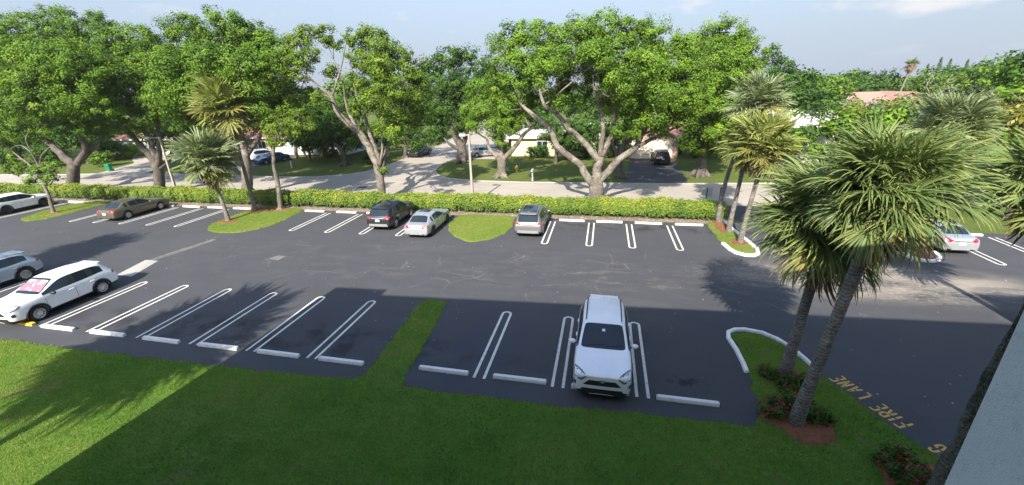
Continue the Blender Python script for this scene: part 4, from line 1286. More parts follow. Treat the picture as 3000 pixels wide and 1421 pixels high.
TREE_DATA = [
('L1',[[(-56.18,33.6,0.0,0.69),(-56.18,33.6,0.5,0.55),(-54.83,33.6,2.67,0.5),(-55.72,33.6,3.71,0.36),(-57.56,33.9,5.32,0.28),(-58.42,33.6,6.38,0.2),(-59.46,33.3,8.01,0.12)],[(-54.83,33.6,2.67,0.34),(-53.03,34.0,4.28,0.3),(-52.97,34.1,6.29,0.22),(-53.18,33.9,7.88,0.14)],[(-54.5,33.6,2.89,0.3),(-52.93,34.6,4.4,0.22),(-51.02,35.1,6.18,0.14)],[(-57.49,33.6,5.56,0.2),(-55.53,32.6,8.0,0.12),(-54.75,32.1,10.58,0.08)],[(-53.07,34.1,6.09,0.18),(-47.62,33.1,8.95,0.1),(-44.2,32.6,11.65,0.07)]],[(-57.14,33.6,15.32,1.73),(-55.13,34.1,15.78,1.99),(-49.87,33.6,15.62,2.14),(-46.91,34.1,15.36,2.13),(-43.87,33.6,14.34,1.63),(-43.28,34.1,13.02,1.77),(-60.55,33.6,13.34,2.78),(-54.52,32.1,12.68,2.62),(-49.17,31.6,12.8,2.59),(-46.0,32.1,12.7,2.33),(-43.22,32.1,11.28,2.14),(-60.53,32.6,9.61,2.8),(-54.18,31.4,9.51,2.57),(-49.63,31.4,9.59,2.44),(-46.22,31.8,8.98,2.02),(-45.21,33.1,8.9,1.59),(-64.43,33.6,6.42,1.92),(-58.47,32.6,6.68,1.71),(-52.86,32.0,7.26,1.63),(-49.36,32.4,7.37,1.62),(-49.2,34.1,7.04,1.52),(-64.64,35.6,15.5,2.49),(-58.87,36.1,11.45,2.95),(-53.64,36.1,10.91,2.89),(-63.64,36.1,11.2,3.02),(-49.82,29.4,12.21,2.04),(-45.63,29.4,12.37,2.05),(-42.01,29.4,12.23,1.81),(-50.61,29.4,9.3,2.05),(-46.35,29.4,9.37,1.94),(-42.6,29.4,8.81,1.59),(-47.82,29.4,10.87,2.05),(-43.56,29.4,10.43,2.01),(-65.08,38.2,13.49,3.12),(-59.64,38.2,13.68,3.13),(-54.93,38.2,13.49,2.77),(-66.11,38.2,9.72,3.13),(-60.59,38.2,9.81,2.96),(-55.72,38.2,9.07,2.43),(-62.49,38.2,11.75,3.12),(-56.96,38.2,11.17,3.06)],0),
('L2',[[(-44.73,33.9,0.0,0.62),(-44.73,33.9,0.58,0.5),(-44.22,33.9,2.72,0.45),(-44.9,33.9,4.12,0.3),(-45.75,33.6,5.91,0.22),(-46.28,33.4,7.44,0.12)],[(-44.31,33.9,2.52,0.32),(-44.43,34.3,4.65,0.26),(-45.0,34.4,6.59,0.2),(-44.28,34.2,8.84,0.1)],[(-44.07,33.9,2.73,0.3),(-42.54,33.6,5.13,0.24),(-42.2,33.9,7.72,0.14),(-40.97,33.9,10.2,0.08)],[(-44.05,33.9,2.52,0.28),(-42.81,34.4,3.65,0.2),(-41.79,34.6,5.39,0.16),(-40.12,34.4,7.29,0.08)]],[(-41.93,33.9,13.95,1.73),(-38.88,33.9,14.29,1.7),(-36.48,34.2,14.68,1.75),(-33.57,33.9,14.87,1.78),(-31.69,34.4,14.61,1.72),(-29.88,34.4,13.91,1.54),(-41.43,32.9,11.57,1.98),(-36.89,32.1,11.71,1.99),(-33.39,32.1,12.2,1.94),(-30.81,32.7,12.13,1.84),(-43.01,33.1,9.03,1.68),(-38.38,31.9,9.48,1.76),(-35.57,32.1,9.58,1.74),(-33.64,32.9,9.68,1.58),(-45.65,33.9,7.02,1.25),(-41.8,32.9,7.42,1.27),(-38.67,33.1,7.19,1.19),(-38.03,34.4,7.26,1.14),(-42.13,36.3,10.95,2.55),(-36.88,36.3,11.14,2.48),(-45.53,36.3,11.05,2.39),(-34.0,29.7,11.35,1.57),(-30.77,29.7,11.82,1.53),(-27.86,29.7,11.7,1.42),(-35.61,29.7,9.29,1.39),(-32.78,29.7,9.37,1.37),(-30.24,29.7,9.46,1.21),(-34.34,29.7,10.47,1.78),(-30.04,29.7,10.64,1.73),(-44.44,38.5,12.34,2.39),(-40.24,38.5,12.93,2.33),(-36.47,38.5,12.78,2.17),(-46.52,38.5,9.67,2.12),(-42.86,38.5,9.78,2.08),(-39.56,38.5,9.89,1.85),(-44.88,38.5,11.2,2.71),(-39.3,38.5,11.41,2.63)],0),
('L3',[[(-34.14,34.0,0.0,0.62),(-34.14,34.0,0.66,0.5),(-33.59,34.0,2.81,0.45),(-33.26,34.0,4.7,0.35),(-33.68,34.2,6.14,0.25),(-33.89,34.2,8.28,0.12)],[(-33.37,34.0,3.58,0.3),(-33.86,33.6,5.12,0.2),(-34.63,33.4,6.23,0.1)],[(-33.25,34.0,3.95,0.25),(-31.88,34.4,5.38,0.18),(-30.7,34.6,7.15,0.1)],[(-33.82,34.0,2.04,0.2),(-34.39,33.4,3.48,0.12),(-34.79,33.2,4.44,0.06)]],[(-30.99,34.8,14.15,1.46),(-29.1,34.5,13.41,1.37),(-27.89,34.6,13.05,1.23),(-30.02,34.0,12.16,1.66),(-28.2,34.0,11.46,1.51),(-30.25,33.6,10.07,1.57),(-28.45,33.7,9.53,1.46),(-33.17,35.0,10.32,1.46),(-30.4,33.6,8.08,1.35),(-29.07,34.4,7.84,1.23),(-35.61,34.8,7.56,1.06),(-32.09,34.6,6.81,0.97),(-26.18,29.8,11.65,1.23),(-26.7,29.8,9.81,1.18),(-28.11,29.8,10.0,1.06),(-26.83,29.8,8.04,1.02),(-34.26,38.6,12.7,1.88),(-34.94,38.6,10.34,1.8),(-36.77,38.6,10.58,1.61),(-35.12,38.6,8.05,1.55)],0),
('mid',[[(-19.52,33.7,0.0,0.45),(-19.52,33.7,0.56,0.36),(-19.45,33.7,2.3,0.36),(-19.9,33.7,4.4,0.33),(-20.83,33.5,6.12,0.28),(-21.91,33.4,7.13,0.24),(-22.45,33.3,7.96,0.2),(-22.7,33.4,8.92,0.15),(-23.82,33.4,9.89,0.1),(-24.71,33.3,10.7,0.06)],[(-19.45,33.7,2.3,0.22),(-19.49,33.9,4.03,0.2),(-19.91,34.0,5.39,0.17),(-20.21,34.0,7.06,0.13),(-20.68,34.0,8.7,0.09),(-20.77,34.0,10.28,0.06),(-20.87,34.0,11.81,0.04)],[(-19.31,33.7,1.95,0.18),(-18.86,34.0,4.01,0.15),(-18.07,34.1,5.37,0.12),(-17.15,34.2,7.01,0.1),(-16.78,34.2,8.45,0.08),(-16.79,34.3,10.16,0.05)],[(-20.83,33.5,6.12,0.16),(-21.73,34.1,7.41,0.13),(-22.0,34.2,8.39,0.1),(-21.95,34.1,10.31,0.06),(-22.39,34.1,11.87,0.04)],[(-19.34,33.7,3.01,0.14),(-18.65,33.4,4.79,0.1),(-18.32,33.3,7.09,0.08),(-17.69,33.3,8.96,0.05)],[(-22.7,33.4,8.92,0.1),(-21.46,33.7,11.52,0.05),(-20.82,33.7,12.97,0.03)]],[(-25.13,33.7,13.47,1.05),(-24.46,34.2,13.93,0.79),(-22.65,33.7,13.79,0.84),(-22.19,34.2,13.22,0.79),(-19.63,33.9,13.37,1.09),(-18.1,33.7,13.48,0.94),(-17.27,33.2,12.63,1.06),(-26.79,33.9,12.03,1.28),(-24.25,33.1,12.05,1.17),(-19.49,33.2,11.72,1.15),(-17.66,32.9,11.2,1.32),(-16.35,33.9,11.92,1.15),(-15.7,34.1,11.02,1.09),(-15.47,34.5,10.12,0.92),(-28.26,34.2,10.34,1.26),(-25.77,33.1,10.42,1.14),(-16.95,33.1,9.7,1.34),(-15.91,33.9,8.6,1.18),(-20.61,34.3,10.12,0.87),(-18.64,32.7,8.69,1.03),(-17.17,32.7,7.9,1.16),(-16.18,33.7,7.03,1.06),(-17.37,33.3,6.12,0.94),(-20.0,32.7,8.1,0.72),(-18.52,33.1,6.31,0.67),(-18.96,33.4,2.72,0.31),(-15.32,35.2,9.49,1.01),(-23.22,34.5,10.99,0.75),(-24.89,34.1,9.11,0.76),(-27.3,34.3,8.83,1.06),(-29.57,34.7,8.52,1.23),(-15.79,35.7,7.21,1.18),(-15.71,29.5,10.85,1.01),(-14.97,29.5,9.5,1.02),(-16.68,29.5,8.59,0.79),(-15.25,29.5,6.31,0.71),(-16.36,29.5,6.46,0.51),(-21.4,29.5,8.97,0.56),(-20.74,38.3,11.64,1.54),(-19.79,38.3,9.9,1.55),(-22.02,38.3,8.73,1.21),(-20.17,38.3,5.78,1.08),(-21.61,38.3,5.98,0.77),(-28.14,38.3,9.23,0.85)],1),
('slim',[[(-26.87,29.6,0.0,0.25),(-26.87,29.6,0.14,0.2),(-26.58,29.6,2.02,0.18),(-26.53,29.6,3.69,0.15),(-26.26,29.6,4.98,0.13),(-25.67,29.6,6.24,0.1),(-24.71,29.6,7.15,0.06)],[(-26.3,29.6,4.82,0.08),(-26.49,29.6,5.93,0.05)],[(-26.1,29.6,5.3,0.06),(-24.22,29.8,6.82,0.04)]],[(-26.1,29.6,6.71,0.7),(-24.79,29.4,6.87,0.81),(-23.68,29.7,7.28,0.75),(-25.44,29.8,7.75,0.63),(-25.48,29.5,5.94,0.7),(-24.15,29.8,6.36,0.63),(-26.44,29.7,5.76,0.51),(-23.1,30.0,7.7,0.69),(-24.45,30.0,8.02,0.69),(-22.84,30.1,6.78,0.5)],1),
('small',[[(-47.18,26.2,0.0,0.19),(-47.18,26.2,0.0,0.15),(-46.98,26.2,1.33,0.13),(-46.92,26.2,2.91,0.11),(-47.34,26.2,3.93,0.09),(-48.04,26.1,4.78,0.06),(-48.78,26.1,5.44,0.03)],[(-46.92,26.2,2.91,0.08),(-46.84,26.3,3.91,0.07),(-46.98,26.3,5.25,0.05),(-46.98,26.3,6.39,0.04),(-46.17,26.3,7.03,0.02)],[(-46.98,26.3,5.25,0.04),(-48.13,26.4,5.89,0.03),(-50.04,26.4,5.39,0.01)],[(-46.83,26.3,4.08,0.04),(-45.95,26.3,5.09,0.03),(-44.87,26.4,5.73,0.02)]],[(-48.03,26.0,4.13,0.54),(-46.85,26.0,3.8,0.54),(-45.93,26.3,3.92,0.61),(-49.85,26.3,3.88,0.62),(-48.04,26.0,2.93,0.48),(-49.65,26.4,4.89,0.48),(-45.58,26.4,3.23,0.44),(-46.48,26.4,5.24,0.33),(-46.33,26.0,3.13,0.44),(-45.02,26.4,4.25,0.4)],2),
('big',[[(-0.47,33.7,0.0,0.78),(-0.47,33.7,0.35,0.62),(-0.45,33.7,1.28,0.6),(-0.48,33.7,2.09,0.5),(-0.43,33.7,3.05,0.36),(-0.26,33.7,3.98,0.3)],[(-0.46,33.7,1.6,0.36),(-1.28,33.5,2.6,0.31),(-1.92,33.4,3.56,0.27),(-3.02,33.3,4.34,0.26),(-3.7,33.2,5.12,0.24),(-4.26,33.2,6.33,0.21),(-5.05,33.3,6.92,0.19),(-5.82,33.3,7.52,0.15),(-6.46,33.4,8.06,0.09)],[(-0.36,33.7,3.67,0.26),(-1.2,33.5,4.78,0.24),(-2.13,33.4,5.7,0.22),(-2.91,33.4,6.3,0.2),(-3.52,33.3,7.2,0.17),(-4.59,33.3,7.94,0.15),(-4.95,33.3,8.8,0.13),(-5.34,33.3,9.8,0.1),(-5.65,33.4,10.5,0.06)],[(-0.26,33.7,3.98,0.22),(-0.17,33.7,5.35,0.19),(-0.19,33.7,6.54,0.16),(-0.48,33.7,7.7,0.13),(-0.91,33.7,8.98,0.1),(-1.04,33.7,9.94,0.06)],[(-0.25,33.7,3.83,0.24),(0.43,33.9,5.33,0.22),(0.67,33.9,6.51,0.2),(0.69,33.9,7.67,0.16),(0.71,33.9,8.37,0.12)],[(-0.47,33.7,1.77,0.36),(0.41,33.8,2.88,0.3),(1.27,33.9,3.81,0.27),(2.41,34.0,4.71,0.24),(2.78,34.1,5.74,0.2),(3.45,34.2,6.46,0.17),(4.5,34.2,7.44,0.13),(4.98,34.2,8.13,0.07)],[(2.41,34.0,4.71,0.18),(3.84,34.3,5.42,0.13),(4.96,34.5,5.98,0.09),(5.8,34.7,6.39,0.05)],[(-4.59,33.3,7.94,0.08),(-3.69,33.4,8.63,0.07),(-2.52,33.4,9.58,0.05),(-1.67,33.4,10.23,0.04)],[(-4.95,33.3,8.8,0.07),(-3.76,33.9,9.33,0.05),(-2.87,33.9,10.01,0.03)]],[(-7.86,34.0,12.41,1.14),(-6.71,33.7,12.86,1.24),(-4.93,33.7,12.91,1.22),(-3.5,34.0,12.6,1.17),(-2.06,33.7,13.02,1.25),(-0.39,33.7,13.06,1.3),(1.28,33.9,12.75,1.24),(2.91,33.9,12.54,1.23),(4.32,34.1,11.86,1.06),(-7.69,33.7,10.72,1.15),(-5.96,32.7,11.16,1.33),(-4.21,32.7,11.1,1.26),(-2.52,32.9,11.3,1.14),(-0.85,32.7,11.48,1.34),(0.92,32.1,10.99,1.36),(2.64,32.2,10.8,1.3),(4.31,32.9,10.4,1.15),(5.54,33.7,9.73,0.96),(-8.16,34.1,9.31,1.06),(-6.68,33.1,9.42,1.02),(0.6,32.1,9.61,1.11),(1.94,31.7,9.18,1.2),(3.56,31.9,8.75,1.2),(5.13,32.7,8.44,1.11),(1.51,32.1,8.01,1.01),(3.2,32.3,7.3,1.01),(4.64,32.9,7.1,0.91),(2.19,32.9,6.86,0.7),(-3.59,32.5,8.37,0.59),(5.92,33.7,7.58,0.98),(-3.29,35.2,10.61,1.11),(-5.75,34.9,10.12,1.12),(-1.44,34.9,9.98,0.79),(1.11,32.9,6.02,0.59),(-7.28,34.3,7.79,0.7),(0.75,34.2,7.65,0.6),(-4.09,36.9,10.1,1.31),(-1.55,37.1,10.61,1.41),(0.97,36.9,10.23,1.52),(3.42,36.7,9.56,1.5),(5.72,34.3,11.43,1.01),(6.25,34.1,9.98,1.02),(6.69,34.1,8.5,0.97),(3.95,33.1,5.98,0.64),(5.65,33.7,6.33,0.76),(1.99,33.1,5.85,0.47),(-2.47,37.3,8.66,1.33),(0.14,37.3,8.29,1.25),(-4.25,36.9,8.56,1.26),(-6.23,35.7,8.33,0.98),(-3.67,29.5,10.78,0.97),(-0.64,29.5,11.13,1.03),(2.55,29.5,10.54,1.01),(0.69,29.5,9.44,0.87),(3.43,29.5,8.65,0.94),(3.06,29.5,7.33,0.79),(-3.13,29.5,8.31,0.45),(-4.73,29.5,9.85,0.81),(-5.1,38.3,11.52,1.48),(-1.16,38.3,11.97,1.57),(2.97,38.3,11.2,1.54),(0.55,38.3,9.78,1.32),(4.11,38.3,8.76,1.44),(3.63,38.3,7.05,1.2),(-4.41,38.3,8.33,0.69),(-6.48,38.3,10.32,1.23)],0),
('r2',[[(-10.91,44.5,0.0,0.62),(-10.91,44.5,0.16,0.5),(-11.01,44.5,1.99,0.45),(-12.03,44.6,2.83,0.22),(-12.44,44.7,4.09,0.12)],[(-10.93,44.5,1.78,0.35),(-10.8,44.6,3.68,0.25),(-11.26,44.7,5.74,0.12)],[(-10.84,44.5,1.78,0.3),(-9.3,44.3,3.3,0.24),(-8.18,44.2,4.75,0.18),(-7.13,44.2,5.34,0.1)]],[(-13.2,44.5,9.17,1.32),(-11.61,45.0,9.51,1.49),(-12.48,43.9,7.41,1.57),(-10.3,43.7,7.77,1.62),(-8.6,44.5,7.7,1.39),(-13.75,44.2,5.81,1.27),(-11.18,43.5,5.64,1.4),(-9.58,43.9,5.59,1.4),(-10.61,43.9,4.18,0.84),(-9.26,45.5,6.06,1.27),(-14.53,45.5,6.96,1.3),(-7.96,45.5,6.45,1.01)],0),
('b1',[[(-18.35,53.5,0.0,0.88),(-18.35,53.5,0.05,0.7),(-18.48,53.5,2.04,0.6),(-19.46,53.6,4.08,0.35),(-20.38,53.7,6.58,0.2)],[(-18.5,53.5,1.78,0.4),(-17.58,53.7,4.06,0.3),(-16.62,53.8,7.0,0.15)],[(-18.25,53.5,1.52,0.3),(-19.66,53.0,2.37,0.2),(-20.64,52.9,3.4,0.1)]],[(-21.6,54.0,12.11,1.81),(-19.42,54.0,12.72,1.79),(-17.35,54.0,12.64,1.87),(-15.34,54.0,11.88,1.77),(-22.11,53.3,9.54,1.92),(-18.93,52.7,9.92,2.17),(-16.18,52.9,9.61,2.06),(-14.6,53.5,8.87,1.68),(-21.76,53.1,6.88,1.85),(-18.56,52.5,7.1,2.0),(-16.09,52.9,6.8,1.8),(-21.01,53.5,4.86,1.46),(-18.07,52.9,4.88,1.43),(-21.58,53.3,3.87,1.15),(-23.98,55.5,11.04,1.78),(-19.53,56.5,8.94,2.65),(-15.07,56.5,10.29,2.07)],0),
('b2',[[(9.93,46.5,0.0,0.75),(9.93,46.5,0.02,0.6),(9.9,46.5,1.8,0.5),(10.04,46.5,3.8,0.35),(10.34,46.7,6.1,0.25),(10.39,46.8,8.71,0.12)],[(9.9,46.5,1.8,0.3),(8.86,46.3,3.83,0.2),(8.1,46.2,5.4,0.1)],[(10.09,46.5,3.41,0.25),(11.5,46.5,5.34,0.16),(12.02,46.5,6.84,0.08)]],[(7.97,47.1,12.72,1.3),(7.83,47.1,10.79,1.33),(9.41,46.8,13.48,1.5),(10.93,46.8,13.74,1.56),(12.51,47.0,12.68,1.42),(13.5,47.3,11.28,1.21),(9.47,45.9,11.54,1.72),(11.27,45.5,11.45,1.69),(13.12,46.5,10.05,1.28),(9.3,45.5,9.46,1.81),(11.3,45.1,9.39,1.78),(9.22,45.5,7.31,1.77),(11.1,45.1,7.11,1.66),(12.92,46.5,7.92,1.31),(8.81,45.9,5.23,1.5),(10.52,45.1,4.91,1.55),(12.1,45.9,5.2,1.25),(10.0,45.9,3.09,1.28),(11.7,46.1,3.26,1.12),(8.54,46.5,3.61,1.06),(13.95,48.0,8.6,1.18),(11.54,49.5,10.18,2.43),(11.3,49.5,6.31,2.3),(8.91,42.3,11.17,1.35),(10.67,42.3,11.1,1.33),(8.84,42.3,9.25,1.43),(10.79,42.3,9.19,1.42),(8.76,42.3,7.24,1.4),(10.61,42.3,7.04,1.33),(11.95,42.3,7.85,1.01),(10.06,42.3,4.97,1.23),(10.33,51.1,11.95,1.91),(12.45,51.1,11.86,1.89),(10.23,51.1,9.63,2.03),(12.59,51.1,9.56,2.01),(10.13,51.1,7.22,1.99),(12.36,51.1,6.97,1.88),(13.98,51.1,7.94,1.43),(11.69,51.1,4.49,1.75)],0),
('b8',[[(1.9,45.3,0.0,0.53),(1.9,45.3,0.0,0.42),(1.72,45.3,1.53,0.36),(1.95,45.4,3.15,0.28),(2.3,45.5,5.14,0.18),(2.94,45.5,7.05,0.1)],[(1.72,45.3,1.53,0.22),(1.02,45.1,3.2,0.16),(0.34,45.1,4.8,0.08)],[(2.0,45.4,3.56,0.18),(3.86,45.5,5.12,0.12),(5.28,45.5,6.26,0.06)]],[(1.71,45.8,8.39,1.27),(3.39,45.8,8.91,1.34),(5.15,45.7,7.94,1.33),(2.36,45.0,6.71,1.19),(4.07,44.8,6.51,1.25),(5.82,45.1,6.09,1.1),(0.84,45.3,6.53,0.96),(3.25,45.0,4.98,0.8),(5.02,45.3,4.74,0.8),(0.33,45.3,4.97,0.73),(6.75,45.7,6.79,1.02),(3.83,47.8,7.71,1.66)],0),
('b3',[[(-34.09,50.5,0.0,0.5),(-34.09,50.5,0.0,0.4),(-34.12,50.5,1.66,0.35),(-35.18,50.5,2.96,0.2),(-37.18,50.2,3.78,0.12)],[(-34.15,50.5,1.5,0.3),(-33.44,50.7,3.45,0.2),(-32.27,50.8,5.46,0.1)]],[(-37.73,50.5,5.04,1.69),(-35.1,50.2,5.29,1.76),(-32.94,50.5,5.49,1.86),(-31.01,50.8,4.45,1.56),(-39.38,50.7,3.73,1.5),(-36.27,50.1,3.53,1.47),(-32.29,50.2,3.25,1.35),(-34.04,51.0,7.46,1.96),(-37.17,51.3,7.5,1.89),(-31.37,51.3,7.39,1.85),(-39.95,51.5,6.52,1.61)],0),
('b5',[[(-28.38,57.0,0.0,0.38),(-28.38,57.0,0.0,0.3),(-28.17,57.0,1.56,0.25),(-27.34,57.0,3.24,0.15)],[(-28.18,57.0,1.45,0.15),(-25.97,57.0,1.84,0.1)]],[(-30.2,57,2.69,1.62),(-27.92,57,3.52,1.82),(-25.37,56.7,3.26,1.8),(-23.35,56.8,2.97,1.46),(-26.28,56.4,2.09,1.13),(-29.4,58,5.38,2.07),(-26.26,58,5.89,2.16),(-32.17,58,3.73,1.76)],0),
('b6',[[(-5.95,53.5,0.0,0.25),(-5.95,53.5,0.45,0.2),(-5.86,53.5,2.05,0.17),(-5.63,53.5,3.51,0.1)]],[(-6.37,53.5,4.0,1.19),(-4.9,53.5,4.22,1.28),(-3.43,53.8,3.46,1.29),(-5.83,53.2,2.82,0.99),(-4.13,53.5,2.53,1.09),(-2.45,53.9,2.97,0.99),(-7.4,53.7,3.25,0.8)],0),
('b7',[[(21.38,62.0,0.0,0.62),(21.38,62.0,0.0,0.5),(20.76,62.0,4.44,0.3),(20.78,62.0,8.31,0.15)]],[(19.69,62,12.03,1.28),(21.01,62,10.85,1.18),(22.16,62.5,10.37,0.75),(19.47,61.5,9.74,1.59),(21.42,62,8.53,1.4),(19.84,62,7.14,1.73),(21.85,62,6.14,1.42),(20.99,62,4.44,1.54),(22.64,62.5,7.78,1.11),(22.94,62.5,4.87,1.23)],0),
('b4',[[(-45.97,56.0,0.0,0.38),(-45.97,56.0,0.0,0.3),(-45.4,56.0,2.28,0.25),(-44.24,56.0,5.72,0.15)]],[(-46.66,57,7.39,1.78),(-44.15,57.5,8.16,2.01),(-48.62,57,5.12,1.57),(-45.65,57,4.51,1.68)],0)]
# ------------------------------------------------------------------ vehicles in place
pmat('bumper_silver', (.30, .30, .31), rough=.4, metal=.3)
pmat('tag_white', (.62, .68, .70), rough=.4)
pmat('sunshade', (.30, .13, .16), rough=.5, coat=1.0, var=[(2.2, (.55, .50, .55), .50, .58), (5.0, (.40, .08, .11), .55, .62)])
P_WHITE = paint('paint_white', (.80, .81, .82))
P_PEARL = paint('paint_pearl_white', (.78, .78, .76))
P_SILV = paint('paint_silver', (.46, .48, .50), metal=.55, rough=.38)
P_SILVB = paint('paint_cool_silver', (.42, .47, .52), metal=.5, rough=.38)
P_GREY = paint('paint_charcoal', (.020, .021, .024), metal=.2)
P_GREYL = paint('paint_warm_grey', (.23, .225, .22), metal=.55, rough=.38)
P_BRONZE = paint('paint_bronze', (.165, .145, .105), metal=.55, rough=.36)
P_BLACK = paint('paint_black', (.010, .010, .012))
P_BLUE = paint('paint_blue', (.05, .10, .20), metal=.35)
U = math.pi / 2
make_car('parked_car', (.28, 13.05, .008), -U, 'white sport utility with black roof rails parked nose to the camera in shade', 'suv', (4.60, 1.855, 1.70, 2.69, .365), P_WHITE, 'cars in the lot', wheel='five', rim=M_ALLOYD, opts=('sticker',))
make_car('parked_car', (-25.52, 13.0, .008), -U + .03, 'white crossover with a pink sunshade behind its windscreen, near row at left', 'suv', (4.46, 1.825, 1.62, 2.64, .345), P_PEARL, 'cars in the lot', wheel='ten', opts=('sunshade', 'norails', 'blackmirror'))
make_car('parked_car', (-31.95, 13.65, .008), -U, 'silver blue crossover cut by the left edge, near row', 'suv', (4.50, 1.84, 1.55, 2.64, .35), P_SILVB, 'cars in the lot', wheel='seven', rim=M_ALLOY, opts=('silverrails',))
make_car('parked_car', (-52.15, 26.75, .008), U + .02, 'white crossover by the hedge, cut by the left edge', 'suv', (4.55, 1.84, 1.62, 2.70, .36), P_PEARL, 'cars in the lot', wheel='five', rim=M_ALLOYD, opts=('norails',))
make_car('parked_car', (-38.98, 27.05, .008), U + .035, 'bronze four-door sedan by the hedge left of the palm island', 'sedan', (4.93, 1.85, 1.475, 2.80, .335), P_BRONZE, 'cars in the lot', wheel='ten')
make_car('parked_car', (-15.35, 27.62, .008), U + .03, 'charcoal sport utility parked by the hedge beside a silver saloon', 'suv', (4.60, 1.855, 1.70, 2.69, .365), P_GREY, 'cars in the lot', wheel='five', opts=('silverbumper', 'glassroof'))
make_car('parked_car', (-11.98, 26.55, .008), U + .02, 'silver four-door saloon with dark sunroof beside the round grass island', 'sedan', (4.75, 1.82, 1.44, 2.865, .335), P_SILV, 'cars in the lot', wheel='five', rim=M_ALLOYD, plate=False, opts=('sunroof', 'exhaust', 'blackmirror'))
make_car('parked_car', (-4.63, 27.55, .008), U + .01, 'grey hatchback sport utility with dark glass roof right of the round grass island', 'suv', (4.52, 1.865, 1.66, 2.68, .36), P_GREYL, 'cars in the lot', wheel='seven', plate=False, opts=('glassroof', 'silverbumper', 'redbar', 'bodyarch'))
make_car('parked_car', (19.2, 28.2, .008), U, 'silver sedan with red tail lights half hidden by palm fronds at right', 'sedan', (5.00, 1.85, 1.485, 2.82, .335), P_SILV, 'cars in the lot', wheel='ten')
make_car('parked_car', (6.85, 54.6, .012), U + .02, 'black sport utility on the dark driveway of the brown house', 'suv', (4.6, 1.85, 1.66, 2.66, .36), P_BLACK, 'cars in the side streets', wheel='five', opts=('norails',))
make_car('parked_car', (-16.75, 58.95, .012), .36, 'silver sedan on the drive left of the pale yellow house', 'sedan', (4.6, 1.77, 1.46, 2.6, .32), P_SILV, 'cars in the side streets', wheel='five')
make_car('parked_car', (-27.0, 59.2, .006), -U - .06, 'black sedan in deep shade at the edge of the side street', 'sedan', (4.9, 1.85, 1.46, 2.8, .335), P_BLACK, 'cars in the side streets', wheel='five')
make_car('parked_car', (-50.0, 54.2, .012), U - .35, 'white sport utility on the driveway behind the palm island', 'suv', (4.5, 1.82, 1.68, 2.6, .35), P_WHITE, 'cars in the side streets', wheel='five')
make_car('parked_car', (-46.9, 52.2, .012), -U - .35, 'dark blue sedan facing the street on the left driveway', 'sedan', (4.7, 1.80, 1.44, 2.7, .33), P_BLUE, 'cars in the side streets', wheel='ten')

# ------------------------------------------------------------------ trees with traced limbs
TD = {t[0]: t for t in TREE_DATA}
TREES = [
    ('L1', 'shade_tree', 'broad dense shade tree at far left behind the hedge, trunk forking low', 'olive', 'D', .165, 92, .56),
    ('L2', 'shade_tree', 'dense shade tree with four steep limbs beside the leaning lamp post', 'olive', 'D', .165, 92, .55),
    ('L3', 'shade_tree', 'thick mottled trunk shade tree right behind the two palm crowns', 'olive', 'G', .165, 88, .52),
    ('mid', 'shade_tree', 'open airy tree with pale forked trunk and sky showing through its crown', 'light', 'G', .16, 66, .42),
    ('slim', 'slim_tree', 'slim tree with one thin trunk at the right end of the palm island', 'light', 'G', .13, 60, .34),
    ('small', 'slim_tree', 'sparse young tree with bare grey twigs on the left grass island', 'bright', 'G', .15, 30, .28),
    ('big', 'shade_tree', 'huge spreading tree with many pale limbs in the centre behind the hedge', 'bright', 'G', .155, 92, .48),
    ('r2', 'street_tree', 'stout tree on the lawn between the side street and the yellow house', 'bright', 'G', .17, 84, .50),
    ('b1', 'street_tree', 'dark tree with twin trunks at the corner of the side street', 'dark', 'D', .28, 44, .66),
    ('b2', 'street_tree', 'tall tree at the driveway of the brown house', 'bright', 'D', .17, 90, .56),
    ('b8', 'street_tree', 'dark trunk tree just behind the huge spreading tree at the driveway', 'bright', 'D', .21, 70, .56),
    ('b3', 'street_tree', 'low dark tree on the shaded lawn left of the side street', 'dark', 'D', .27, 40, .62),
    ('b5', 'street_tree', 'dark low tree overhanging the black sedan in the side street', 'dark', 'D', .28, 40, .66),
    ('b6', 'yard_tree', 'small dark tree in front of the pale yellow house', 'dark', 'D', .24, 44, .46),
    ('b7', 'street_tree', 'tree with a small side tuft against the sky right of the tall one', 'dark', 'D', .28, 40, .60),
    ('b4', 'yard_tree', 'tree behind the slim one at the left driveway', 'dark', 'D', .28, 40, .66),
]
for i, (k, nm, lb, lf, bk, ls, nl, cr) in enumerate(TREES):
    make_tree(nm, lb, TD[k][1], TD[k][2], M_LEAF[lf], M_BARK if bk == 'G' else M_BARKD, 40 + i, ls, nl, cr, 'trees along the street')


def round_tree(name, label, x, y, ztop, r, leaf, seed, group, leaf_size=.3, leaves=30, clump=.7, cat='tree', trunk=True, squash=1.0):
    rng = np.random.default_rng(seed)
    cz = max(ztop - r, r * .9)
    bl = [(x, y, cz, r * .75)]
    for k in range(8):
        a = k * 2.4 + rng.random()
        e = rng.uniform(-.5, .9)
        bl.append((round(x + math.cos(a) * r * .62, 2), round(y + math.sin(a) * r * .62, 2), round(cz + e * r * .55 * squash, 2), r * rng.uniform(.38, .58)))
    lm = [[(x, y, 0, max(.1, r * .09)), (x + rng.normal(0, .1), y, cz * .5, max(.08, r * .075)), (x, y, cz, max(.05, r * .05))]]
    for k in (1, 3, 5):
        b = bl[k]; lm.append([(x, y, cz * .55, r * .05), ((x + b[0]) / 2, (y + b[1]) / 2, (cz * .6 + b[2]) / 2, r * .04), (b[0], b[1], b[2], r * .02)])
    return make_tree(name, label, lm, bl, leaf, M_BARKD, seed, leaf_size, leaves, clump, group, cat=cat, twigs=False)


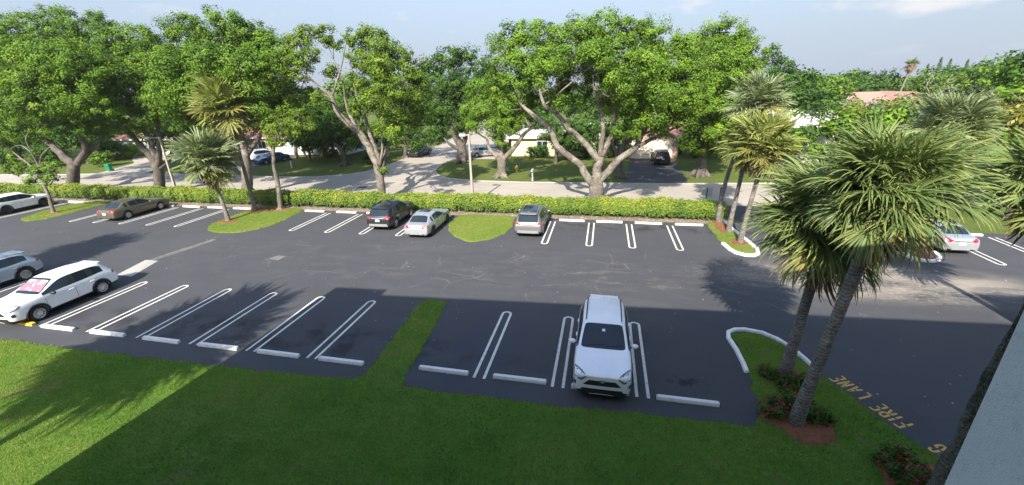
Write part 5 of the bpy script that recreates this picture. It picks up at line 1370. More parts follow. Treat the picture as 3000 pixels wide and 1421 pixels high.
# trees farther off; (x, y, top, radius, leaf, words)
FAR = [
    (28.1, 75, 11.4, 4.2, 'dark', 'dark round tree just right of the tall street trees, under the skyline'),
    (24.5, 60, 9.4, 3.4, 'dark', 'dense dark tree directly behind the upper palm of the trio'),
    (40.5, 95, 11.4, 4.6, 'olive', 'round green tree on the skyline left of the pink tiled roofs'),
    (43.5, 112, 12.0, 5.0, 'light', 'pale domed tree on the skyline left of the pink tiled roofs'),
    (37.4, 80, 6.8, 3.0, 'light', 'pale feathery tree below the skyline left of the pink roofs'),
    (79.0, 160, 12.2, 5.5, 'grey', 'far hazy tree on the skyline above the pink roofs'),
    (62.4, 124, 11.6, 5.4, 'dark', 'dark domed tree behind the pink tiled roofs'),
    (72.8, 134, 10.8, 5.4, 'olive', 'green domed tree just left of the tall thin palm'),
    (75.1, 122, 10.8, 5.0, 'olive', 'green tree just right of the tall thin palm'),
    (84.1, 134, 12.4, 5.6, 'dark', 'dark tree below the leftmost skyline conifer'),
    (76.5, 114, 11.6, 4.8, 'olive', 'green tree below the pair of skyline conifers'),
    (72.2, 104, 11.2, 4.2, 'light', 'pale tree below the rightmost skyline conifer'),
    (65.5, 92, 11.6, 4.6, 'dark', 'dark domed tree on the skyline near the right edge'),
    (44.5, 60, 11.4, 3.4, 'olive', 'green tree in the right background in front of the skyline'),
    (35.6, 45, 12.6, 3.2, 'dark', 'tall dark tree rising at the right edge'),
    (32.6, 41, 10.0, 2.8, 'bright', 'bright green tree at the right edge under the tall dark one'),
    (43.0, 72, 7.3, 2.8, 'yellow', 'yellowing tree in the right background left of bare grey branches'),
    (30.0, 63, 6.4, 2.2, 'yellow', 'yellow green bush tree below the pink roofs at left'),
    (36.6, 67, 6.5, 2.0, 'yellow', 'yellow green tree below the pink roofs at right'),
    (41.0, 60, 8.8, 3.0, 'grey', 'grey green tree behind the bare branches at right'),
    (29.3, 38, 8.2, 2.2, 'yellow', 'yellow flowering tree near the right edge above the dark palm'),
    (27.0, 33.6, 6.6, 2.0, 'olive', 'bushy tree at the right edge beside the dark palm'),
    (18.8, 50, 4.6, 1.8, 'olive', 'green bush tree right of the lower palm of the trio'),
    (27.6, 51, 7.0, 2.0, 'bright', 'bright leafy tree beside the pale flat roof at right'),
    (29.8, 53, 7.4, 2.2, 'grey', 'grey green shrub tree right of the pale flat roof'),
    (-99.8, 54, 9.0, 4.6, 'dark', 'dark tree filling the left edge behind the first shade tree'),
    (-92.0, 52, 8.2, 4.2, 'dark', 'dark tree behind the trunk of the first shade tree'),
    (-86.0, 60, 7.4, 3.6, 'dark', 'dark tree left of the white garage'),
    (-72.6, 61, 10.0, 4.2, 'dark', 'dark tree between the white garage and the red roofed house'),
    (-66.0, 62, 8.4, 3.6, 'dark', 'dark tree behind the lamp post on the left'),
    (-41.4, 67, 13.0, 4.6, 'olive', 'tall green tree showing through gaps of the airy tree, left part'),
    (-35.1, 71, 10.8, 4.2, 'dark', 'dark tree showing through gaps of the airy tree, right part'),
    (-2.2, 60.0, 6.2, 2.4, 'dark', 'dark bushy tree hiding the right half of the yellow house'), (1.6, 56.0, 5.6, 2.0, 'dark', 'dark bushy tree between the yellow house and the cream garage door'),
    (-9.5, 63.0, 6.4, 2.2, 'dark', 'dark tree topping the roof of the yellow house'), (-78.0, 50.0, 8.0, 3.6, 'dark', 'dark tree left of the green wheelie bin'), (-63.5, 54.0, 7.4, 2.8, 'dark', 'dark tree right of the white garage wall'),
    (-46.5, 63.0, 8.6, 3.2, 'dark', 'dark tree over the white garage of the left driveway'), (-40.0, 57.0, 6.6, 2.6, 'dark', 'dark tree behind the shaded mailbox'),
    (-44.8, 56.6, 5.2, 2.3, 'dark', 'low dark tree before the right part of the white garage wing'), (-41.6, 53.6, 5.0, 2.2, 'dark', 'low dark tree between the left driveway and the shaded lawn'), (-37.2, 55.2, 5.4, 2.4, 'dark', 'low dark tree deep in the shaded lawn'),
    (-57.2, 57.0, 6.0, 2.4, 'dark', 'dark tree before the red roofed house'), (-83.0, 53.5, 7.0, 3.2, 'dark', 'dark tree masking the left half of the white house'), (-67.6, 52.8, 6.2, 2.2, 'dark', 'dark tree between the pale driveway and the lamp post'),
    (-14.6, 66.0, 7.0, 2.8, 'dark', 'dark tree left of the yellow house roof'), (5.2, 72.0, 8.4, 3.2, 'dark', 'dark tree above the roof of the brown house'), (12.0, 58.0, 5.0, 1.9, 'dark', 'dark small tree before the set back brown wing'),
    (21.2, 53.2, 5.2, 1.9, 'dark', 'dark bush tree below the left end of the pale roof'), (24.9, 52.6, 6.3, 2.2, 'olive', 'green tree before the right end of the pale roof'), (22.8, 50.8, 3.6, 1.7, 'olive', 'low green bush before the pale roofed house'),
    (46.5, 99, 5.6, 3.0, 'olive', 'green tree below the pink tiled roofs at left'), (52.6, 97, 5.4, 2.8, 'light', 'pale green tree below the pink tiled roofs in the middle'), (59.5, 100, 5.8, 3.0, 'grey', 'grey green tree below the pink tiled roofs at right'), (33.0, 66, 6.2, 2.6, 'light', 'pale leafy tree in the right background'), (46.0, 84, 6.6, 3.0, 'olive', 'green tree in the right middle distance'),
    (-11.0, 73, 8.0, 3.2, 'dark', 'dark tree behind the pale yellow house'),
    (-1.8, 76, 9.0, 3.6, 'dark', 'dark tree behind the houses below the huge spreading tree'),
    (14.8, 71, 6.8, 3.0, 'dark', 'dark tree behind the brown house'),
    (17.0, 55, 6.2, 2.6, 'dark', 'dark tree right of the brown house'),
    (-36.0, 61, 5.4, 2.6, 'dark', 'small dark tree under the airy tree left of the side street'),
    (-20.0, 92, 9.5, 4.0, 'dark', 'dark tree at the far end of the side street'),
    (-31.5, 78, 9.0, 3.8, 'dark', 'dark tree on the left of the far side street'),
    (-7.5, 92, 10.0, 4.0, 'dark', 'dark tree beyond the far end of the side street at right'),
]
for i, (x, y, zt, r, lf, wd) in enumerate(FAR):
    round_tree('background_tree', wd, x, y, zt, r, M_LEAF[lf], 200 + i, 'trees beyond the street', leaf_size=.28 + y * .0028, leaves=16, clump=.58 + y * .004)


def shrub(name, label, x, y, rx, h, leaf, seed, size=.2, leaves=24, clump=.34, group='garden shrubs', flowers=None, cat='shrub', nb=6):
    rng = np.random.default_rng(seed)
    root = empty(name, (x, y, 0)); tag(root, label, cat, group)
    bl = []
    for k in range(nb):
        a = k * 2.4 + rng.random()
        rr = rx * rng.uniform(.35, .55)
        bl.append((math.cos(a) * rx * .5, math.sin(a) * rx * .5, max(rr * .8, h - rr * rng.uniform(.9, 1.5)), rr))
    P, N, v = crown_points(bl, rng, clump, 1.0, leaves)
    P[:, 2] = np.maximum(P[:, 2], .03)
    V, F = leaf_quads(P, N, size, rng)
    link('foliage', mesh_np('foliage', V, F, attrs={'var': ('FACE', v)}), leaf, root)
    mb = MB()
    for k in range(5):
        a = k * 1.25 + .3
        mb.tube([(math.cos(a) * .05, math.sin(a) * .05, 0), (math.cos(a) * rx * .3, math.sin(a) * rx * .3, h * .6)], [.02 + rx * .012, .01], n=5)
    tag(mb.build('stems', M_BARKD, root), kind='stuff')
    if flowers:
        n = flowers
        idx = rng.choice(len(P), n, replace=False)
        top = P[idx] + np.array([0, -.02, .05])
        Q_ = np.repeat(top, 5, 0) + rng.normal(0, .022, (n * 5, 3))
        V, F = leaf_quads(Q_, rng.normal(size=(n * 5, 3)) + np.array([0, -.3, 1.0]), .055, rng, .9)
        tag(link('flowers', mesh_np('flowers', V, F, attrs={'var': ('FACE', rng.random(n * 5))}), M_LEAF['flower'], root), kind='stuff')
    return root


for i, (x, y, rx, h, lf, lb) in enumerate([
    (-77.0, 55.5, 2.4, 2.6, 'bright', 'big leafy shrub behind the green wheelie bin'), (-72.0, 47.8, 1.6, 2.2, 'bright', 'broad leaved shrub beside the green wheelie bin'),
    (-2.6, 58.0, 1.8, 2.4, 'dark', 'dark shrub at the right corner of the yellow house'), (.4, 57.6, 1.7, 2.6, 'dark', 'dark shrub between the yellow and the brown house'),
    (2.3, 57.2, 1.1, 2.0, 'dark', 'dark shrub left of the pale garage door'), (-14.2, 60.8, 1.3, 1.7, 'dark', 'dark shrub at the left corner of the yellow house'),
    (12.5, 58.8, 1.4, 1.5, 'dark', 'dark shrub below the window of the brown house'), (-41.5, 57.5, 1.5, 1.6, 'yellow', 'yellow green shrub at the house behind the airy tree'),
    (-44.0, 60.5, 1.9, 2.6, 'dark', 'dark shrub right of the white garage door on the left driveway'), (-57.0, 57.5, 1.6, 1.8, 'yellow', 'yellow shrub beside the white sport utility on the left driveway'),
    (-86.0, 50.0, 2.6, 3.4, 'dark', 'tall dark shrub across the street behind the first trunk'), (-90.5, 46.5, 2.4, 2.8, 'dark', 'dark shrub at the left edge across the street'), (-77.0, 53.0, 2.0, 3.2, 'dark', 'dark shrub left of the white garage wall'),
    (-70.0, 56.2, 2.0, 3.0, 'dark', 'dark shrub right of the white garage wall'), (-64.6, 57.6, 2.2, 3.2, 'dark', 'dark shrub behind the left lamp post'), (-9.0, 57.6, 1.5, 2.0, 'dark', 'dark shrub under the window of the yellow house'), (-5.0, 56.6, 1.7, 2.9, 'dark', 'taller dark shrub before the yellow house'),
    (-31.0, 52.5, 1.5, 1.5, 'dark', 'dark shrub by the kerb of the side street'), (-81.0, 47.0, 2.2, 3.0, 'dark', 'dark shrub across the street at far left')]):
    shrub('garden_shrub', lb, x, y, rx, h, M_LEAF[lf], 300 + i, size=.24, leaves=26, clump=.42)
# flowering shrubs at the leaning palms
for i, (x, y, rx, h, n, lb) in enumerate([(5.25, 11.1, .44, .48, 60, 'red flowering shrub left of the front leaning palm trunk'), (5.65, 11.5, .45, .48, 26, 'red flowering shrub behind the front leaning palm trunk'), (6.35, 11.15, .5, .45, 12, 'green shrub right of the front leaning palm trunk'),
                                         (6.1, 12.55, .42, .42, 26, 'red flowering shrub in front of the rear leaning palm trunk'), (6.55, 12.75, .4, .42, 10, 'small green shrub right of the rear leaning palm trunk'), (5.72, 13.05, .3, .36, 16, 'small red flowering shrub left of the rear leaning palm trunk'),
                                         (7.55, 9.55, .62, .7, 60, 'red flowering shrub at the bottom right of the lawn'), (8.3, 9.2, .55, .55, 26, 'low flowering shrub at the lawn corner beside the stained wall')]):
    shrub('flower_shrub', lb, x, y, rx, h, M_LEAF['dark'], 330 + i, size=.075, leaves=24, clump=.15, flowers=int(n * .7), group='flower shrubs', nb=6)

# ------------------------------------------------------------------ clipped hedge
def make_hedge():
    rng = np.random.default_rng(77)
    x0, x1, y0, y1, h = -84.0, 8.6, 30.55, 31.9, 1.12
    root = empty('clipped_hedge', ((x0 + x1) / 2, (y0 + y1) / 2, 0)); tag(root, 'long clipped yellow green hedge between the parking lot and the street', 'hedge')
    ox, oy = (x0 + x1) / 2, (y0 + y1) / 2
    n = 120000
    # sample the front, top and back skins with a lumpy offset
    u = rng.uniform(x0, x1, n)
    dens = np.clip((u - x0) / 40, .45, 1)
    keep = rng.random(n) < dens; u = u[keep]; n = len(u)
    s = rng.random(n)
    lump = .12 * np.sin(u * 1.9) + .09 * np.sin(u * 4.3 + 1) + .07 * np.sin(u * 9.1)
    top = h + .06 * np.sin(u * .45) + .04 * np.sin(u * 1.3 + 2) + .4 * lump
    t = rng.random(n)
    y = np.where(s < .46, y0 - .5 * lump, np.where(s < .88, y0 + (y1 - y0) * t, y1))
    z = np.where(s < .46, .22 + (top - .22) * t, np.where(s < .88, top, .25 + (top - .25) * t))
    # rounded shoulders
    sh = np.where(s < .46, np.clip((t - .8) / .2, 0, 1), 0); y = y + sh ** 2 * .14
    sh2 = np.where((s >= .46) & (s < .88), np.clip((.12 - t) / .12, 0, 1), 0); z = z - sh2 ** 2 * .12
    P = np.stack([u, y, z], 1) + rng.normal(0, .055, (n, 3))
    P[:, 2] += np.where((s >= .46) & (s < .88), np.abs(rng.normal(0, .05, n)), 0)
    N = np.stack([rng.normal(0, .5, n), np.where(s < .46, -.9, np.where(s < .88, -.25, .8)) + rng.normal(0, .45, n), np.where(s < .46, .45, 1.0) + rng.normal(0, .4, n)], 1)
    # bare, fading front near the ground
    low = (s < .46) & (z < .42 + .12 * np.sin(u * 2.7) + .1 * np.sin(u * 6.1)); drop = low & (rng.random(n) < .72)
    P, N, u_, z_, s_ = P[~drop], N[~drop], u[~drop], z[~drop], s[~drop]
    v = np.clip(.02 + .80 * z_ / h + .12 * np.sin(u_ * .8) + .10 * np.sin(u_ * 3.1) + rng.normal(0, .17, len(u_)), 0, 1)  # leaf colour painted darker low down, lighter towards the lit top
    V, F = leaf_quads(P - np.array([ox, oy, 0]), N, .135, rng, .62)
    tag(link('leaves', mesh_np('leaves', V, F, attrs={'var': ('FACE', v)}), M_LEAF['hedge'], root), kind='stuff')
    mb = MB()
    mb.box((0, .05, .62), (x1 - x0 - .5, y1 - y0 - .42, .78))  # solid dark box added to block light, standing for the branch mass
    mb.build('light_blocking_core', pmat('hedge_inside', (.022, .028, .012), rough=1), root)
    mb = MB()
    x = x0 + .4
    while x < x1 - .2:
        for k in range(2):
            a = rng.uniform(-.25, .25)
            mb.tube([(x - ox + rng.normal(0, .05), rng.uniform(-.42, -.1), 0), (x - ox + a * .5, rng.uniform(-.4, -.1), .25), (x - ox + a, rng.uniform(-.5, .2), .55)], [.028, .022, .014], n=4, cap=False)
        x += rng.uniform(.45, .8)
    tag(mb.build('stems', M_TWIG, root), kind='stuff')


make_hedge()

# ------------------------------------------------------------------ palms in place
PAL = 'fan palms'
make_palm('fan_palm', 'leaning fan palm in the kerbed lobe, rear one with the darker trunk', (6.32, 13.25), (6.45, 13.1, 5.7), 2.12, 11, n=66, tr=.175, yellow=.12, dead=.06)
make_palm('fan_palm', 'tall leaning fan palm in front with red flowers at its foot', (5.76, 10.88), (6.34, 10.9, 7.1), 1.66, 12, n=72, tr=.165, yellow=.10, dead=.05)
make_palm('fan_palm', 'short blue green fan palm on the island left of the lamp gap', (-28.73, 26.1), (-29.05, 26.1, 5.15), 2.4, 13, n=58, main='blue', tr=.15, yellow=.2, dead=.05, far=True)
make_palm('fan_palm', 'tall fan palm with yellowing lower fronds on the left palm island', (-28.95, 29.1), (-29.2, 29.1, 8.8), 2.65, 14, n=62, main='lime', tr=.16, yellow=.35, dead=.03, far=True)
make_palm('fan_palm', 'tallest palm of the trio by the hedge end, drooping crown', (8.06, 30.3), (9.3, 30.2, 8.2), 2.0, 15, n=42, main='blue', tr=.15, yellow=.1, dead=.2, bow=(-.35, 0), far=True)
make_palm('fan_palm', 'middle palm of the trio by the hedge end', (8.25, 28.3), (8.55, 28.2, 6.1), 1.9, 16, n=46, main='lime', tr=.15, yellow=.25, dead=.08, far=True)
make_palm('fan_palm', 'nearest pale trunk palm of the trio on the kerbed island', (8.38, 26.2), (8.85, 26.2, 6.0), 2.1, 17, n=54, main='lime', tr=.15, yellow=.35, dead=.05, far=True)
make_palm('fan_palm', 'fan palm on the mulch island beside the silver sedan, taller crown', (17.1, 26.4), (17.3, 26.5, 7.0), 2.0, 19, n=44, main='blue', tr=.16, yellow=.2, far=True)
make_palm('fan_palm', 'fan palm at the back of the mulch island, crown farther right', (17.5, 28.6), (19.2, 28.5, 6.7), 2.0, 18, n=42, main='green', tr=.16, yellow=.25, far=True)
make_palm('fan_palm', 'dark shaded fan palm filling the right edge', (16.4, 18.0), (15.5, 18.2, 5.8), 2.2, 20, n=50, main='green', tr=.17, yellow=.05, far=True)
make_palm('fan_palm', 'palm outside the left edge near the building, casting the long lawn shadow', (-17.6, -2.0), (-17.4, -1.8, 10.8), 3.2, 22, n=48, tr=.19, far=True)
make_palm('fan_palm', 'palm outside the left edge beyond the first one, casting shade on the stalls', (-19.0, -1.2), (-18.8, -1.0, 9.6), 2.9, 23, n=48, tr=.19, far=True)
make_palm('fan_palm', 'palm outside the left edge behind the silver crossover', (-34.9, 5.0), (-34.8, 5.2, 10.8), 2.9, 24, n=36, tr=.18, far=True)
make_palm('thin_tall_palm', 'very tall thin palm with dry skirt on the right skyline', (65.6, 119), (67.0, 119, 11.6), 1.7, 25, n=26, tr=.22, main='blue', yellow=.1, dead=.45, group='skyline trees', far=True)


def conifer(name, label, x, y, h, seed):
    rng = np.random.default_rng(seed)
    root = empty(name, (x, y, 0)); tag(root, label, 'conifer', 'skyline trees')
    MB().tube([(0, 0, 0), (0, 0, h)], [.25, .04], n=7).build('trunk', M_BARKD, root)
    Ps = []; Ns = []
    for k in range(26):
        t = k / 26; z = h * (.25 + .75 * t); R = 1.9 * (1 - t) + .15
        n = int(40 * (1 - t) + 14)
        a = rng.uniform(0, 2 * math.pi, n); rr = R * np.sqrt(rng.random(n))
        Ps.append(np.stack([np.cos(a) * rr, np.sin(a) * rr, z + rr * .25 + rng.normal(0, .08, n)], 1)); Ns.append(np.stack([np.cos(a), np.sin(a), np.full(n, 1.0)], 1))
    P = np.concatenate(Ps); N = np.concatenate(Ns)
    V, F = leaf_quads(P, N, .6, rng, .35)
    link('crown', mesh_np('crown', V, F, attrs={'var': ('FACE', rng.random(len(P)))}), M_LEAF['dark'], root)


conifer('skyline_conifer', 'leftmost small dark conifer on the right skyline', 94.5, 160, 12.4, 1)
conifer('skyline_conifer', 'tallest dark conifer, left one of the close skyline pair', 97.4, 160, 14.2, 2)
conifer('skyline_conifer', 'right one of the close pair of skyline conifers', 99.9, 160, 13.6, 3)
conifer('skyline_conifer', 'rightmost lone dark conifer on the skyline', 104.2, 160, 13.2, 4)


def bare_tree(name, label, x, y, z0, R, seed, n=26):
    rng = np.random.default_rng(seed)
    root = empty(name, (x, y, 0)); tag(root, label, 'tree', 'bare trees')
    MB().tube([(0, 0, 0), (.1, 0, z0 * .5), (0, 0, z0)], [.22, .18, .14], n=8).build('trunk', M_BARK, root)
    mb = MB()
    def grow(p, d, ln, r, lv):
        q = p + d * ln
        m = p + d * ln * .5 + Vector(rng.normal(0, ln * .08, 3))
        mb.tube([p, m, q], [r, r * .8, r * .6], n=4, cap=False)
        if lv == 0: return
        for _ in range(3):
            nd = (d + Vector(rng.normal(0, .55, 3))).normalized(); nd.z = nd.z * .7 + .08
            grow(q, nd.normalized(), ln * rng.uniform(.6, .85), r * .58, lv - 1)
    for k in range(7):
        a = k * .9 + rng.random() * .4
        grow(Vector((0, 0, z0)), Vector((math.cos(a), math.sin(a), .35)).normalized(), R * .42, .09, 3)
    mb.build('limbs', M_TWIG, root)


bare_tree('bare_tree', 'bare grey branched tree in the right background', 40.0, 62, 6.0, 4.6, 5)
bare_tree('bare_tree', 'bare grey branched tree at the right edge', 31.0, 40, 6.2, 3.2, 6)
bare_tree('bare_tree', 'small bare tree below the pink roofs', 35.5, 72, 5.0, 2.6, 7)

# far wood closing the horizon
def far_wood():
    rng = np.random.default_rng(5)
    bl = []
    for k in range(150):
        a = math.radians(rng.uniform(-66, 62)); d = rng.uniform(190, 420)
        r = rng.uniform(4.5, 7.5)
        bl.append((math.sin(a) * d, math.cos(a) * d, rng.uniform(1.5, 5.5), r))
    P, N, v = crown_points(bl, rng, 2.0, .55, 10)
    P[:, 2] = np.maximum(P[:, 2], .2)
    V, F = leaf_quads(P, N, 1.9, rng, .7)
    o = link('far_wood', mesh_np('far_wood', V, F, attrs={'var': ('FACE', v)}), M_LEAF['grey'])
    tag(o, 'far green treetops closing the horizon at right', 'trees', kind='stuff')


far_wood()
# ------------------------------------------------------------------ houses
M_WALLY = pmat('stucco_yellow', (.62, .55, .34), rough=.9, var=(1.2, (.55, .49, .31), .45, .65), bump=(40, .3, .01))
M_WALLB = pmat('stucco_brown', (.34, .235, .19), rough=.9, var=(1.2, (.28, .20, .16), .45, .65), bump=(40, .3, .01))
M_WALLW = pmat('stucco_white', (.76, .75, .72), rough=.9, var=(1.0, (.66, .65, .62), .45, .65), bump=(40, .3, .01))
M_WALLT = pmat('stucco_tan', (.42, .33, .26), rough=.9, var=(1.0, (.36, .29, .23), .45, .65), bump=(40, .3, .01))
M_DOORP = pmat('garage_door_paint', (.70, .63, .50), rough=.6)
M_ROOFW = pmat('roof_white', (.50, .49, .47), rough=.9, var=(1.5, (.52, .51, .49), .45, .66), bump=(8, .6, .05))
M_ROOFR = pmat('roof_red_shingle', (.26, .12, .095), rough=.9, var=[(1.2, (.20, .09, .075), .45, .62), (10, (.33, .17, .14), .52, .68)], bump=(10, .8, .05))
M_ROOFP = pmat('roof_pink_tile', (.33, .19, .145), rough=.9, var=[(.6, (.34, .18, .135), .45, .62), (6, (.50, .30, .23), .52, .68)], bump=(6, .8, .06))
M_FASCIA = pmat('fascia', (.60, .54, .46), rough=.7)
M_WIN = pmat('window_glass', (.02, .025, .03), rough=.06, spec=.8)
M_FRAME = pmat('window_frame', (.75, .75, .73), rough=.5)


def house(name, label, x0, x1, y0, y1, h, ridge, axis, wall, roof, wins=(), garage=None, door=None, rz=0.0, ov=.5, garmat=None):
    """front is the y0 side; local origin at its lower left corner"""
    root = empty(name, (x0, y0, 0), rz); tag(root, label, 'house', 'houses across the street')
    W, D = x1 - x0, y1 - y0
    mb = MB(); mb.box((W / 2, D / 2, h / 2), (W, D, h))
    if axis == 'x':
        mb.add([(.003, 0, h), (.003, D, h), (.003, D / 2, ridge - .12)], [(0, 2, 1)]); mb.add([(W - .003, 0, h), (W - .003, D, h), (W - .003, D / 2, ridge - .12)], [(0, 1, 2)])
    else:
        mb.add([(0, .003, h), (W, .003, h), (W / 2, .003, ridge - .12)], [(0, 1, 2)]); mb.add([(0, D - .003, h), (W, D - .003, h), (W / 2, D - .003, ridge - .12)], [(0, 2, 1)])
    mb.build('wall', wall, root)
    e = h - .08
    if axis == 'x':
        sl = (ridge - h) / (D / 2); zo = e - ov * sl
        top = [(-ov, -ov, zo), (W + ov, -ov, zo), (W + ov, D / 2, ridge), (-ov, D / 2, ridge), (W + ov, D + ov, zo), (-ov, D + ov, zo)]
    else:
        sl = (ridge - h) / (W / 2); zo = e - ov * sl
        top = [(-ov, -ov, zo), (-ov, D + ov, zo), (W / 2, D + ov, ridge), (W / 2, -ov, ridge), (W + ov, D + ov, zo), (W + ov, -ov, zo)]
    th = Vector((0, 0, .14))
    for a in ((0, 1, 2, 3), (3, 2, 4, 5)):
        q = [Vector(top[i]) for i in a]
        m = MB().add(q + [v + th for v in q], [(0, 1, 2, 3), (7, 6, 5, 4), (0, 4, 5, 1), (1, 5, 6, 2), (2, 6, 7, 3), (3, 7, 4, 0)]).mesh('roof')
        bm = bmesh.new(); bm.from_mesh(m); bmesh.ops.recalc_face_normals(bm, faces=bm.faces); bm.to_mesh(m); bm.free()
        link('roof_slope', m, roof, root)
    if axis == 'x': MB().box((W / 2, -ov - .015, zo + .07), (W + 2 * ov, .03, .2)).build('fascia', M_FASCIA, root)
    for (cx, cz, w_, h_) in wins:
        f = MB()
        for dx, dz, sx, sz in ((0, h_ / 2, w_ + .1, .07), (0, -h_ / 2, w_ + .1, .07), (-w_ / 2, 0, .07, h_ - .07), (w_ / 2, 0, .07, h_ - .07)):
            f.box((cx + dx, -.03, cz + dz), (sx, .08, sz))
        fo = f.build('window', M_FRAME, root)
        MB().box((cx, -.012, cz), (w_ - .07, .03, h_ - .07)).build('pane', M_WIN, fo)
        MB().box((cx, -.035, cz), (.05, .04, h_ - .07)).build('mullion', M_FRAME, fo)
    if garage:
        gx0, gx1, gh = garage
        n = 4
        for k in range(n):
            z = gh * (k + .5) / n
            me = bevelled(MB().box(((gx0 + gx1) / 2, -.02, z), (gx1 - gx0, .07, gh / n - .025)).mesh('garage_panel'), .012, 1)
            link('garage_panel', me, garmat or M_DOORP, root)
        for dx, sx in ((gx0 - .07, .12), (gx1 + .07, .12)):
            MB().box((dx, -.04, gh / 2), (sx, .1, gh)).build('garage_jamb', M_FASCIA, root)
        MB().box(((gx0 + gx1) / 2, -.04, gh + .07), (gx1 - gx0 + .26, .1, .13)).build('garage_lintel', M_FASCIA, root)
    if door:
        do = MB().box((door, -.02, 1.03), (.92, .07, 2.06)).build('door', pmat('door_dark', (.05, .04, .035), rough=.5), root)
        MB().box((door + .36, -.08, 1.0), (.05, .06, .12)).build('handle', M_CHROME, do)
    return root


house('house', 'pale yellow stucco house with white low roof behind the small dark tree', -12.9, 1.2, 59.2, 70, 2.7, 3.9, 'x', M_WALLY, M_ROOFW, wins=((4.4, 1.55, 1.5, 1.1), (8.9, 1.5, 1.5, 1.1)))
house('house', 'brown stucco house with cream garage door behind the black sport utility', 3.2, 9.3, 57.6, 69, 2.6, 4.0, 'y', M_WALLB, M_ROOFR, garage=(.45, 5.2, 2.15))
house('house_wing', 'set back brown wing with a white framed window right of the garage', 9.35, 17, 61.9, 70, 2.5, 3.9, 'x', M_WALLB, M_ROOFR, wins=((2.3, 1.35, 1.3, 1.0), (5.6, 1.35, 1.3, 1.0)), door=.75)
house('house', 'white house with a plain garage wall far left behind the trunks', -83.5, -70, 58.2, 68, 2.8, 4.2, 'x', M_WALLW, M_ROOFR, garage=(1.0, 5.6, 2.2), garmat=M_WALLW, wins=((9.5, 1.5, 1.5, 1.1),))
house('house', 'tan house with a red shingle roof behind the left palm island', -62.5, -52.6, 60.4, 70, 2.8, 4.7, 'x', M_WALLT, M_ROOFR, wins=((3.0, 1.5, 1.6, 1.1), (7.0, 1.5, 1.6, 1.1)))
house('house_garage', 'white garage wing behind the dark blue sedan', -52.5, -39.5, 59.6, 69, 2.7, 4.2, 'x', M_WALLW, M_ROOFR, garage=(1.2, 5.8, 2.2), garmat=M_WALLW, wins=((9.4, 1.4, 1.5, 1.1),))
house('house', 'house with a bright pale flat roof right of the palm trio', 19.6, 26, 55.5, 64, 4.3, 5.7, 'x', M_WALLW, pmat('roof_pale', (.52, .50, .47), rough=.9, var=(1.5, (.58, .56, .52), .45, .66)), wins=((1.8, 1.6, 1.5, 1.1), (4.6, 1.6, 1.5, 1.1)))
house('house', 'long pink tiled roof in the right background', 47.5, 57.0, 104, 116, 3.9, 6.0, 'x', M_WALLT, M_ROOFP, wins=((3, 2.2, 1.5, 1.2), (7, 2.2, 1.5, 1.2)))
house('house', 'pink tiled roof just left of the tall thin palm', 57.8, 66.5, 108, 118, 3.9, 5.9, 'y', M_WALLT, M_ROOFP, wins=((2.2, 2.2, 1.5, 1.2), (6, 2.2, 1.5, 1.2)))
house('house', 'small distant reddish roof on the skyline', 76, 82, 149, 158, 5.2, 7.9, 'x', M_WALLT, M_ROOFP, wins=((2, 3, 1.5, 1.2),))

# ------------------------------------------------------------------ street furniture
M_POLE = pmat('lamp_pole_concrete', (.33, .29, .235), rough=.85, var=(3, (.27, .235, .19), .45, .65))
M_LHEAD = pmat('lamp_head', (.45, .44, .42), rough=.5)


def lamp(label, x, y, hgt, arm):
    root = empty('street_lamp', (x, y, 0)); tag(root, label, 'lamp post', 'parking lot lamps')
    me = MB().add([(sx * a, sy * a, z) for z, a in ((0, .105), (hgt, .075)) for sx, sy in ((-1, -1), (1, -1), (1, 1), (-1, 1))], [(0, 1, 5, 4), (1, 2, 6, 5), (2, 3, 7, 6), (3, 0, 4, 7), (4, 5, 6, 7), (3, 2, 1, 0)]).mesh('pole')
    link('pole', bevelled(me, .015, 1), M_POLE, root)
    MB().box((arm / 2, 0, hgt - .08), (abs(arm) + .12, .09, .09)).build('arm', M_POLE, root)
    hd = link('lamp_head', bevelled(MB().box((arm + (.2 if arm > 0 else -.2), 0, hgt - .09), (.52, .34, .2)).mesh('head'), .03), M_LHEAD, root)
    MB().box((arm + (.2 if arm > 0 else -.2), 0, hgt - .195), (.38, .24, .02)).build('lens', pmat('lamp_lens', (.5, .5, .48), rough=.2), hd)


lamp('square pole lamp behind the hedge on the left, arm pointing left', -42.0, 33.3, 5.75, -1.15)
lamp('square pole lamp with white head behind the hedge near the side street', -10.78, 33.3, 5.85, -.32)

# fire hydrant
root = empty('fire_hydrant', (-9.8, 47.45, 0)); tag(root, 'yellow fire hydrant on the lawn in front of the yellow house', 'hydrant')
M_HYD = pmat('hydrant_yellow', (.70, .44, .03), rough=.5)
MB().lathe([(.19, 0), (.19, .05), (.13, .06), (.125, .5), (.16, .52), (.16, .56), (.14, .60), (.11, .70), (.05, .76), (.04, .82), (0, .83)], n=16).build('body', M_HYD, root, True)
for s in (-1, 1): MB().tube([(s * .1, 0, .44), (s * .23, 0, .44)], .065, n=10).build('side_outlet', M_HYD, root)
MB().tube([(0, -.1, .40), (0, -.25, .40)], .085, n=10).build('front_outlet', M_HYD, root)
